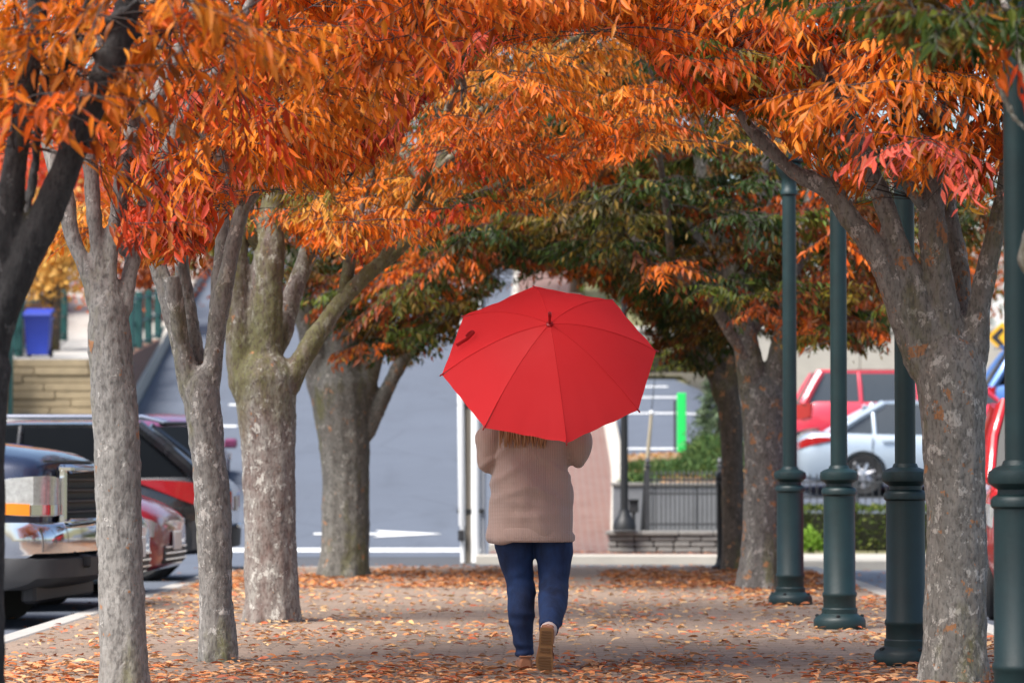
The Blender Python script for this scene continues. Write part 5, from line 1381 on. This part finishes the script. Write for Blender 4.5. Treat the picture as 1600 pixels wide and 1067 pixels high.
ev = thing('evergreen', 'drooping grey green evergreen behind the far brown trunk', 'tree', (x, 51, H(x, 51)))
m = MB(); m.tube([(x, 51, H(x, 51) - .1), (x, 51, H(x, 51) + 1.9)], [.05, .01], 8); m.build('trunk', M['bark_brown'], ev)
def cone_fn(c, r, h):
    def fn(n):
        t = RNG.uniform(0, 1, n)**.7; a = RNG.uniform(0, 2*np.pi, n)
        rr = r*t*RNG.uniform(.55, 1.1, n)*(1 + .3*np.sin(a*5 + t*17))
        return np.stack([c[0] + rr*np.cos(a), c[1] + rr*np.sin(a), c[2] + h*(1 - t)], 1), np.stack([np.cos(a), np.sin(a), -.9*np.ones(n)], 1)
    return fn
blades(3000, cone_fn((x, 51, H(x, 51) + .1), .52, 1.9), M['needle'], 'foliage', ev, [(.09, .13, .07), (.12, .16, .09), (.06, .09, .045)], (.09, .17), .25, up=-.5)

# ------------------------------------------------------------------ the walking person
def denim():
    m, nt, bs = newmat('dark_denim')
    v = coords(nt); w = coords(nt, (1, 1, 0.5))
    c = mixc(nt, ramp(nt, nz(nt, w, 8, 5), [(.35, 0.0), (.65, 1.0)]), (.003, .009, .036), (.014, .042, .135))
    c = mixc(nt, ramp(nt, nz(nt, v, 300, 2), [(.45, 0.0), (.75, .35)]), c, (.03, .06, .14))
    nt.links.new(c, bs.inputs['Base Color']); bs.inputs['Roughness'].default_value = .85
    bump(nt, bs, nz(nt, v, 350, 2), .25, .003)
    return m
def knit():
    m, nt, bs = newmat('beige_ribbed_knit')
    v = coords(nt)
    wv = nd(nt, 'ShaderNodeTexWave', wave_type='BANDS', bands_direction='X', Scale=34.0, Distortion=.5, Detail=1.0)
    wv.inputs['Detail Scale'].default_value = 2
    nt.links.new(v, wv.inputs['Vector'])
    wz = nd(nt, 'ShaderNodeTexWave', wave_type='BANDS', bands_direction='Z', Scale=45.0, Distortion=1.5, Detail=1.0)
    nt.links.new(v, wz.inputs['Vector'])
    c = mixc(nt, nz(nt, v, 5, 4), (.44, .295, .24), (.54, .385, .32))
    c = mixc(nt, wv.outputs['Fac'], c, (.36, .245, .195), 'MIX')
    c2 = mixc(nt, .55, c, mixc(nt, nz(nt, v, 5, 4), (.45, .31, .25), (.56, .405, .335)))
    nt.links.new(c2, bs.inputs['Base Color']); bs.inputs['Roughness'].default_value = .95
    bs.inputs['Sheen Weight'].default_value = .3
    h = nd(nt, 'ShaderNodeMath', operation='MULTIPLY_ADD'); h.inputs[1].default_value = .4
    nt.links.new(wz.outputs['Fac'], h.inputs[0]); nt.links.new(wv.outputs['Fac'], h.inputs[2])
    bump(nt, bs, h.outputs[0], .5, .004)
    return m
M['denim'], M['knit'] = denim(), knit()
PY = 16.93
per = thing('person', 'person in a beige knit jumper and dark blue jeans walking under the red umbrella', 'person', (-.02, PY, 0))
def V3(x, dy, z): return Vector((x, PY + dy, z))
def etube(mb, pts, n=20):
    """pts: (x, dy, z, half width, half depth): an elliptic tube, rings level or square to the limb."""
    q = catmull(pts, 4)
    rings = []
    for i, r in enumerate(q):
        t = Vector(q[min(i+1, len(q)-1)][:3]) - Vector(q[max(i-1, 0)][:3]); t.normalize()
        u = Vector((1, 0, 0)) - t*t.x
        if u.length < .3: u = Vector((0, 1, 0)) - t*t.y
        u.normalize(); w = t.cross(u)
        c = V3(*r[:3])
        rings.append([c + u*(math.cos(2*math.pi*j/n)*r[3]) + w*(math.sin(2*math.pi*j/n)*r[4]) for j in range(n)])
    mb.loft(rings)
# limbs: standing leg (picture's left) and trailing leg lifted onto its toe
LEGL = [(-.108, .02, .86, .112, .125), (-.115, .02, .74, .112, .12), (-.107, .03, .60, .096, .105), (-.088, .035, .47, .076, .082), (-.075, .01, .40, .071, .074), (-.078, -.03, .30, .072, .078), (-.070, -.04, .20, .058, .060), (-.060, -.03, .11, .044, .050), (-.056, -.03, .075, .043, .05)]
LEGR = [(.070, .02, .86, .106, .12), (.084, .02, .74, .108, .118), (.096, .01, .60, .098, .104), (.095, -.01, .49, .082, .086), (.092, -.06, .41, .077, .080), (.088, -.17, .34, .076, .078), (.080, -.28, .29, .063, .064), (.070, -.36, .245, .050, .052), (.066, -.40, .225, .047, .05)]
# body: one continuous skin (mostly under the clothes)
b = MB()
def thin(p, k): return [(x, y, z, a*k, c*k) for x, y, z, a, c in p]
etube(b, thin(LEGL, .86)); etube(b, thin(LEGR, .86))
etube(b, [(-.056, -.03, .16, .04, .042), (-.056, -.035, .09, .036, .042), (-.056, -.02, .05, .038, .05)])
etube(b, [(.072, -.33, .26, .042, .044), (.064, -.42, .215, .036, .042), (.058, -.465, .19, .036, .042), (.056, -.47, .15, .034, .036)])
etube(b, [(-.016, .02, .78, .16, .12), (-.02, .02, .95, .175, .12), (-.02, .01, 1.10, .15, .105), (-.02, .0, 1.25, .17, .11), (-.02, .0, 1.36, .15, .085), (-.03, .0, 1.42, .062, .058), (-.038, .01, 1.47, .055, .055)])
etube(b, [(-.042, .03, 1.44, .05, .06), (-.042, .03, 1.48, .066, .082), (-.042, .025, 1.55, .078, .098), (-.042, .02, 1.61, .070, .09), (-.042, .015, 1.65, .035, .045)])
b.ball(V3(-.042, .128, 1.53), (.014, .022, .022), 8, 6)                  # nose
for s in (-1, 1): b.ball(V3(-.042 + s*.078, .02, 1.535), (.012, .022, .034), 8, 6)   # ears
ARML = [(-.185, 0, 1.345, .062, .062), (-.225, -.01, 1.25, .056, .06), (-.252, -.02, 1.15, .052, .056), (-.250, .03, 1.08, .05, .052), (-.16, .17, 1.10, .044, .045), (-.06, .28, 1.15, .034, .036), (.0, .325, 1.175, .028, .034)]
ARMR = [(.148, 0, 1.345, .062, .062), (.190, -.01, 1.25, .056, .06), (.222, -.02, 1.16, .052, .056), (.225, .04, 1.10, .05, .052), (.19, .16, 1.14, .044, .045), (.13, .27, 1.20, .034, .036), (.10, .31, 1.225, .028, .034)]
etube(b, thin(ARML, .8)); etube(b, thin(ARMR, .8))
UH = Vector((.072, 16.50, 1.785)); UD = Vector((0, .752, -.659))          # umbrella's hub and the way its shaft runs
def hand(mb, t, wrist, side):
    """palm laid along the shaft at distance t, four fingers and a thumb closed round it."""
    c = UH + UD*t
    out = Vector((side, 0, 0)); up2 = UD.cross(out)
    pc = c + out*.038 - up2*.004
    mb.tube([wrist, wrist.lerp(pc, .6), pc], [.028, .030, .026], 12, flat=.75)
    mb.tube([pc - UD*.038, pc, pc + UD*.038], [.016, .022, .017], 10)
    for k, L in enumerate((.9, 1.0, .95, .8)):
        base = pc + UD*(-.032 + k*.021)
        pts = []
        for i in range(5):
            a = i/4*R(225)*L
            pts.append(c + UD*(-.032 + k*.021) + (out*math.cos(a) + up2*math.sin(a))*(.027 - .003*i/4))
        mb.tube([base] + pts[1:], [.0105, .0095, .009, .0085, .0075], 8)
    a = [(0, .036), (-60, .034), (-110, .027), (-150, .025)]
    mb.tube([c - UD*(.02 + .012*i) + (out*math.cos(R(g)) + up2*math.sin(R(g)))*r for i, (g, r) in enumerate(a)], [.014, .012, .0105, .009], 8)
hand(b, .905, V3(.10, .31, 1.225), 1)
hand(b, .985, V3(.0, .325, 1.175), -1)
body = b.build('body', M['skin'], per)
fuse(body, .0055, 3, .5)
body.data.materials.clear(); body.data.materials.append(M['skin'])
for s in (-1, 1):
    m = MB(); m.ball(V3(-.042 + s*.030, .112, 1.555), .0125, 10, 8); m.build('eye', M['white'], per)
m = MB(); m.tube([V3(-.066, .108, 1.495), V3(-.042, .117, 1.493), V3(-.018, .108, 1.495)], [.004, .007, .004], 8); m.build('mouth', plain('lips', (.45, .16, .14), .4), per)
# jeans
j = MB()
etube(j, [(-.016, .02, .70, .19, .125), (-.016, .02, .82, .205, .14), (-.018, .015, .95, .195, .13), (-.02, .01, 1.0, .185, .12)], 28)
etube(j, LEGL); etube(j, LEGR)
jn = j.build('jeans', M['denim'], per)
fuse(jn, .0085, 4, .5); jn.data.materials.clear(); jn.data.materials.append(M['denim'])
def folds(o, fn):
    me = o.data; n = len(me.vertices)
    co = np.empty(n*3, np.float32); no = np.empty(n*3, np.float32)
    me.vertices.foreach_get('co', co); me.vertices.foreach_get('normal', no)
    co = co.reshape(-1, 3); no = no.reshape(-1, 3)
    co += no*np.array([fn(p) for p in co])[:, None]
    me.vertices.foreach_set('co', co.ravel()); me.update()
def jeanfold(p):
    x, y, z = p
    w = 0
    for zc, am, wd in ((.08, .007, .016), (.115, .008, .02), (.16, .003, .02), (.40, .005, .022), (.44, .005, .02), (.50, .004, .025), (.24, .004, .02), (.28, .005, .02), (.62, .004, .03)):
        zz = zc + .12*x*math.sin(zc*40) + .02*noise.noise(Vector((x*9, y*9, zc*20)))
        w += 2.0*am*math.exp(-((z - zz)/wd)**2)*(.4 + noise.noise(Vector((x*14, y*14, zc*31))))
    return w + .002*noise.noise(Vector((x*13, y*13, z*17)))
folds(jn, jeanfold)
m = MB()
for q, c0 in ((LEGL, 7), (LEGR, 7)):
    e0, e1 = q[-2], q[-1]
    etube(m, [tuple(np.array(e0)*.25 + np.array(e1)*.75 + np.array([0, 0, 0, .003, .003])), tuple(np.array(e1) + np.array([0, 0, 0, .003, .003]))], 20)
m.build('hem', M['denim'], jn)
# jumper
k = MB()
etube(k, [(-.026, -.005, .672, .222, .165), (-.026, -.005, .70, .228, .172), (-.026, 0, .80, .230, .178), (-.026, 0, .92, .220, .165), (-.024, 0, 1.05, .206, .146), (-.022, 0, 1.18, .202, .138), (-.02, 0, 1.29, .200, .128), (-.02, 0, 1.355, .165, .10), (-.025, 0, 1.405, .085, .075), (-.03, 0, 1.43, .070, .068)], 36)
etube(k, [(a, y, z, r1*1.22, r2*1.22) for a, y, z, r1, r2 in ARML[:-1]], 20)
etube(k, [(a, y, z, r1*1.22, r2*1.22) for a, y, z, r1, r2 in ARMR[:-1]], 20)
kn = k.build('jumper', M['knit'], per)
fuse(kn, .0085, 3, .5); kn.data.materials.clear(); kn.data.materials.append(M['knit'])
def knitfold(p):
    x, y, z = p
    w = .015*noise.noise(Vector((x*6 + z*3, y*4, z*7))) + .004*noise.noise(Vector((x*14, y*12, z*9)))
    for (x0, z0, sl, am) in ((-.17, 1.12, 1.4, .006), (-.12, 1.02, 1.1, .006), (.12, 1.06, -1.2, .005), (-.10, .92, .6, .005), (.08, .92, -.7, .005), (0, .80, .15, .005), (-.02, .86, -.2, .004)):
        d = (z - z0) - sl*(x - x0)*.5
        w += am*math.exp(-(d/.022)**2)*math.exp(-((x - x0)/.13)**2)*(1 if y < 0 else .3)
    return w*2.1
folds(kn, knitfold)
m = MB(); etube(m, [(-.026, -.005, .664, .224, .167), (-.026, -.005, .672, .231, .174), (-.026, -.005, .694, .233, .177), (-.026, -.003, .705, .226, .17)], 36); m.build('hem_band', M['knit'], kn)
# hair
hm = MB()
rngh = random.Random(5)
etube(hm, [(-.042, -.02, 1.44, .085, .07), (-.042, -.015, 1.50, .094, .088), (-.042, .0, 1.57, .096, .105), (-.042, .005, 1.63, .082, .095), (-.042, .005, 1.668, .04, .05)])
for i in range(120):
    a = R(rngh.uniform(150, 390)); u = rngh.uniform(.6, 1.0)
    x, y = -.042 + .095*math.cos(a)*u, -.01 + .095*math.sin(a)*u
    zt = rngh.uniform(1.56, 1.62); ze = rngh.uniform(1.15, 1.205)
    yb = -.135 - rngh.uniform(0, .03)
    xe = -.05 + (x + .042)*1.35 + rngh.uniform(-.02, .02)
    hm.tube([V3(x*.95, y*.9, zt), V3(x, min(y, .0) - .02, 1.47), V3((x + xe)/2, (min(y, -.02) + yb)/2 - .03, 1.36), V3(xe, yb, 1.27), V3(xe + rngh.uniform(-.015, .015), yb - .003, ze)], [.012, .013, .012, .009, .002], 5)
hm.build('hair', M['hair'], per)
# shoes
def shoe(mx):
    L = .235
    prof = [(0, .026, .0), (.015, .034, 0), (.06, .036, 0), (.11, .034, .002), (.16, .043, .004), (.19, .044, .002), (.215, .036, -.004), (.23, .018, -.008)]
    q = catmull(prof, 3)
    s = MB(); rings = []
    for x, w, y in q: rings.append([(x, y - w, .0), (x, y - w, .016), (x, y + w, .016), (x, y + w, 0)])
    s.loft(rings)
    s.v = [mx @ v for v in s.v]
    sole = s.build('sole', M['gum'], per)
    t = MB()
    for i in range(14):
        x = .02 + i*.0145; w = np.interp(x, [p[0] for p in prof], [p[1] for p in prof])*.74; y = np.interp(x, [p[0] for p in prof], [p[2] for p in prof])
        if .085 < x < .10 or .135 < x < .145: continue
        t.box((x, y, -.0015), (.0075, w*2, .005))
    t.v = [mx @ v for v in t.v]; tr = t.build('tread', M['gumdark'], sole)
    u = MB(); rings = []
    hs = [(-.004, .026, .05, 0), (.01, .036, .062, 0), (.05, .037, .066, 0), (.09, .037, .062, .001), (.13, .041, .055, .003), (.17, .046, .045, .004), (.20, .041, .036, 0), (.222, .028, .028, -.005), (.236, .012, .018, -.008)]
    for x, w, h, y in catmull(hs, 3):
        rings.append([(x, y + w*math.cos(a)*(1 if math.sin(a) < .5 else .93), .010 + h*max(0, math.sin(a))**.75) for a in np.linspace(0, math.pi, 11)])
    u.loft(rings)
    u.v = [mx @ v for v in u.v]
    up_ = u.build('upper', M['shoe'], per)
    c = MB(); c.tube([(.0, -.026, .066), (-.006, 0, .066), (.0, .026, .066), (.04, .034, .070), (.085, .03, .068), (.10, 0, .067), (.085, -.03, .068), (.04, -.034, .070), (.0, -.026, .066)], .0055, 6)
    c.v = [mx @ v for v in c.v]; c.build('collar', M['shoe'], up_)
    st = MB(); st.tube([(.235, -.004, .030), (.19, -.037, .034), (.13, -.038, .040)], .0025, 5); st.tube([(.235, -.004, .030), (.19, .037, .034), (.13, .038, .040)], .0025, 5)
    st.v = [mx @ v for v in st.v]; st.build('seam', M['gumdark'], up_)
ml = Matrix.Translation(V3(-.052, -.085, .002)) @ Matrix.Rotation(R(93), 4, 'Z')
shoe(ml)
# trailing shoe: heel up, toe on the ground, sole toward the camera
ex = Vector((-.05, .10, -.99)).normalized(); ez = Vector((.10, .99, .09)); ez = (ez - ex*ez.dot(ex)).normalized(); ey = ez.cross(ex)
mr = Matrix.Translation(V3(.056, -.515, .238)) @ Matrix((ex, ey, ez)).transposed().to_4x4()
shoe(mr)
m = MB(); etube(m, [(-.056, -.03, .10, .041, .047), (-.056, -.032, .062, .039, .047)], 16); m.build('sock', M['sock'], per)
m = MB(); etube(m, [(.068, -.395, .228, .044, .047), (.062, -.45, .205, .040, .042)], 16); m.build('sock', M['sock'], per)

# ------------------------------------------------------------------ the red umbrella
def cloth_red():
    m, nt, bs = newmat('red_umbrella_cloth')
    nt.nodes.remove(bs)
    v = coords(nt)
    c = mixc(nt, nz(nt, v, 4, 4), (.92, .040, .047), (.95, .058, .066))
    df, tr, gl = nd(nt, 'ShaderNodeBsdfDiffuse', Roughness=.5), nt.nodes.new('ShaderNodeBsdfTranslucent'), nd(nt, 'ShaderNodeBsdfGlossy', Roughness=.5)
    for s_ in (df, tr): nt.links.new(c, s_.inputs[0])
    b_ = nd(nt, 'ShaderNodeBump', Strength=.12, Distance=.002); nt.links.new(nz(nt, v, 500, 2), b_.inputs['Height'])
    nt.links.new(b_.outputs[0], df.inputs['Normal']); nt.links.new(b_.outputs[0], gl.inputs['Normal'])
    a, g2 = nt.nodes.new('ShaderNodeMixShader'), nt.nodes.new('ShaderNodeMixShader')
    a.inputs[0].default_value = .12; g2.inputs[0].default_value = .015
    nt.links.new(df.outputs[0], a.inputs[1]); nt.links.new(tr.outputs[0], a.inputs[2])
    nt.links.new(a.outputs[0], g2.inputs[1]); nt.links.new(gl.outputs[0], g2.inputs[2])
    nt.links.new(g2.outputs[0], nt.nodes['Material Output'].inputs[0])
    return m
M['umb'] = cloth_red()
M['redplastic'] = plain('red_plastic', (.42, .012, .018), .35, 0, .1)
M['steel'] = plain('steel_rib', (.35, .35, .36), .35, .9, .1)
ub = thing('umbrella', 'big open red umbrella with eight panels tilted back over the walking person', 'umbrella', UH + UD*.9)
UX = Vector((1, 0, 0)); UW = UX.cross(-UD).normalized() * -1
if UW.z < 0: UW = -UW
UN = -UD
RAD, DEP, A0 = .563, .285, R(8.6)
def up_pt(rr, a, sag=0.0):
    """a point of the dome: rr = 0 at the hub, 1 at the rim."""
    h = DEP*(1 - rr**1.75) + sag
    return UH - UN*DEP + UX*(RAD*rr*math.cos(a)) + UW*(RAD*rr*math.sin(a)) + UN*h
for i in range(8):
    a0, a1 = A0 + i*math.pi/4, A0 + (i+1)*math.pi/4
    v, f = [], []
    nr, na = 18, 12
    for r_ in range(nr + 1):
        rr = r_/nr
        for k_ in range(na + 1):
            t = k_/na; s_ = 4*t*(1 - t)
            p = up_pt(rr, a0).lerp(up_pt(rr, a1), t)             # cloth runs straight between the ribs ...
            arc = up_pt(rr, a0 + (a1 - a0)*t)
            p = p.lerp(arc, .35)
            p = p - (p - UH + UN*DEP).normalized()*(s_*.016*rr**3)     # ... its edge drawn in
            wr_ = .0035*rr**4*math.sin(t*21 + i*2.1 + 3*rr)*s_**.5 + .004*rr**2*noise.noise(Vector((t*3 + i*5, rr*4, i)))
            fan = .005*math.exp(-((1 - rr)/.22)**2)*(math.sin(14*(t + .3*rr))*math.exp(-(t/.22)**2) + math.sin(14*(1 - t))*math.exp(-((1 - t)/.22)**2))
            v.append(p + UN*(wr_ + fan - .004*s_*rr))
    for r_ in range(nr):
        for k_ in range(na):
            q = r_*(na + 1) + k_; f.append((q, q + 1, q + na + 2, q + na + 1))
    mesh('panel', v, f, M['umb'], ub, ang=None)
    # seam over the rib, rib and stretcher under the cloth, tip at the rim
    m = MB(); m.tube([up_pt(t, a0) + UN*.0008 for t in np.linspace(.03, 1, 16)], .0022, 5); m.build('seam', M['umb'], ub)
    m = MB(); m.tube([up_pt(t, a0) - UN*.006 for t in np.linspace(.04, 1, 14)], .0028, 5); rb = m.build('rib', M['steel'], ub)
    m = MB(); m.tube([up_pt(.5, a0) - UN*.008, UH + UD*.30], .0024, 5); m.build('stretcher', M['steel'], rb)
    e = up_pt(1, a0); dr = (up_pt(1, a0) - up_pt(.93, a0)).normalized()
    m = MB(); m.tube([e - dr*.012, e + dr*.004, e + dr*.014, e + dr*.017], [.0035, .0042, .004, .0015], 8); m.build('tip', M['redplastic'], rb)
m = MB(); m.tube([UH + UN*(-.004), UH + UN*.006, UH + UN*.010], [.020, .018, .010], 16); m.tube([UH, UH + UN*.055, UH + UN*.060, UH + UN*.085, UH + UN*.09], [.0078, .0072, .0095, .0088, .005], 12); m.build('ferrule', M['redplastic'], ub)
m = MB(); m.tube([UH, UH + UD*.86], .0065, 10); m.build('shaft', M['steel'], ub)
m = MB(); m.tube([UH + UD*.27, UH + UD*.34], .014, 12); m.build('runner', M['redplastic'], ub)
m = MB()
he = UH + UD*1.02; sdv = Vector((0, .659, .752))
hook = [UH + UD*.855, UH + UD*.93, he] + [he + UD*(.035*math.sin(a)) + sdv*(.035*(1 - math.cos(a))) for a in np.linspace(.3, math.pi, 9)] + [he + sdv*.07 - UD*.02]
m.tube(hook, [.011]*(len(hook) - 1) + [.009], 12); m.build('handle', plain('black_handle', (.015, .015, .016), .35), ub)
# the closing strap lying loose on one panel
a = A0 + math.pi*.885
def onp(rr, da): return up_pt(rr, a + da) + UN*.006
pts = [onp(.86, .10), onp(.82, .085), onp(.77, .065), onp(.73, .05) + UN*.012, onp(.71, .02) + UN*.016, onp(.725, -.01) + UN*.012, onp(.755, -.005) + UN*.006, onp(.78, .03) + UN*.004]
q = catmull([tuple(p) for p in pts], 4)
m = MB(); m.tube(q, .0095, 8, flat=.25); m.build('strap', plain('dark_red_strap', (.40, .01, .016), .6), ub)

# ------------------------------------------------------------------ fallen leaves
rng = np.random.default_rng(77)
def litter(n, x0, x1, y0, y1, cols, l=(.045, .085), dens=None, z=0.004):
    x = rng.uniform(x0, x1, n); y = rng.uniform(y0, y1, n)
    if dens is not None:
        k = np.array([noise.noise(Vector((a*1.1, b*.35, 5.0))) + .5*noise.noise(Vector((a*3, b*1.2, 9.0))) for a, b in zip(x, y)])
        m = k + rng.normal(size=n)*.18 > dens
        x, y = x[m], y[m]; n = len(x)
    th = rng.uniform(0, 2*np.pi, n)
    a = np.stack([np.cos(th), np.sin(th), rng.normal(size=n)*.10 + .03], 1)
    b = np.stack([-np.sin(th), np.cos(th), rng.normal(size=n)*.28], 1)
    L = rng.uniform(l[0], l[1], n); w = L*rng.uniform(.28, .42, n)
    c = np.array(cols)[rng.integers(0, len(cols), n)]*rng.uniform(.7, 1.2, (n, 1))
    p = np.stack([x, y, z + rng.uniform(0, .016, n) + np.abs(b[:, 2])*w*.35 + np.maximum(0, -a[:, 2])*L], 1)
    return p, a, b, L, w, np.clip(c, 0, .9)
CF = [(.60, .22, .085), (.55, .17, .06), (.64, .30, .14), (.68, .37, .19), (.42, .11, .05), (.58, .26, .11), (.62, .33, .16)]
CM = [(.62, .36, .16), (.66, .42, .21), (.55, .22, .09), (.60, .30, .12), (.50, .13, .06)]
CB = [(.50, .19, .065), (.44, .15, .05), (.55, .24, .09), (.36, .12, .05)]
fl = Leaves()
fl.add(*litter(3600, -3.1, 2.85, 14.8, 17.3, CF, dens=-.10))
fl.add(*litter(1100, -3.1, 2.85, 14.8, 18.2, CF))
fl.add(*litter(1700, -3.1, 2.85, 16.9, 20.5, CF, dens=.06))
fl.add(*litter(3000, -3.1, 2.85, 18.5, 30, CM, l=(.045, .085), dens=.02))
fl.add(*litter(1700, -3.1, 2.85, 18.5, 30, CM, l=(.05, .09)))
fl.add(*litter(6500, -3.1, 2.85, 28.6, 33.6, CB, dens=-.25))
fl.add(*litter(1100, -3.1, 2.85, 33.4, 35.2, CB, dens=.1))
fl.add(*litter(1500, 1.6, 2.88, 24, 34.5, CB, dens=-.1))
fl.add(*litter(900, -3.2, -2.2, 19, 33, CM, dens=-.1))
fl.pack()
px = proj(fl.p)
# one leaf is an object where it shows largest
inn = np.where((px[:, 0] > 20) & (px[:, 0] < 1580) & (px[:, 1] < 1062))[0]
size = np.abs(fl.a[inn, 0])*fl.l[inn] / fl.p[inn, 1]
first = inn[np.argsort(-size)][:300]
for o in leaf_objects(fl, first, M['dryleaf'], None, T8, 'dry'):
    o.name = 'fallen_leaf'
    tag(o, 'dry orange brown fallen leaf lying on the brick walk', 'leaf', 'fallen leaves on the brick walk')
mk_ = np.ones(len(fl.p), bool); mk_[first] = False
fl.keep(mk_)
tag(fl.build('fallen_leaves', M['dryleaf'], None, T8), kind='stuff')
ol = Leaves()
ol.add(*litter(500, -16, -3.4, 18, 40, CB, z=-.115)); ol.add(*litter(500, 3.2, 9, 18, 38, CB, z=-.115)); ol.add(*litter(600, -3, 3, 35.5, 40, CB, z=-.115)); ol.add(*litter(260, -.5, 2.9, 40.6, 42.9, CB, z=.004))
tag(ol.pack().build('fallen_leaves', M['dryleaf'], None, T4), kind='stuff')
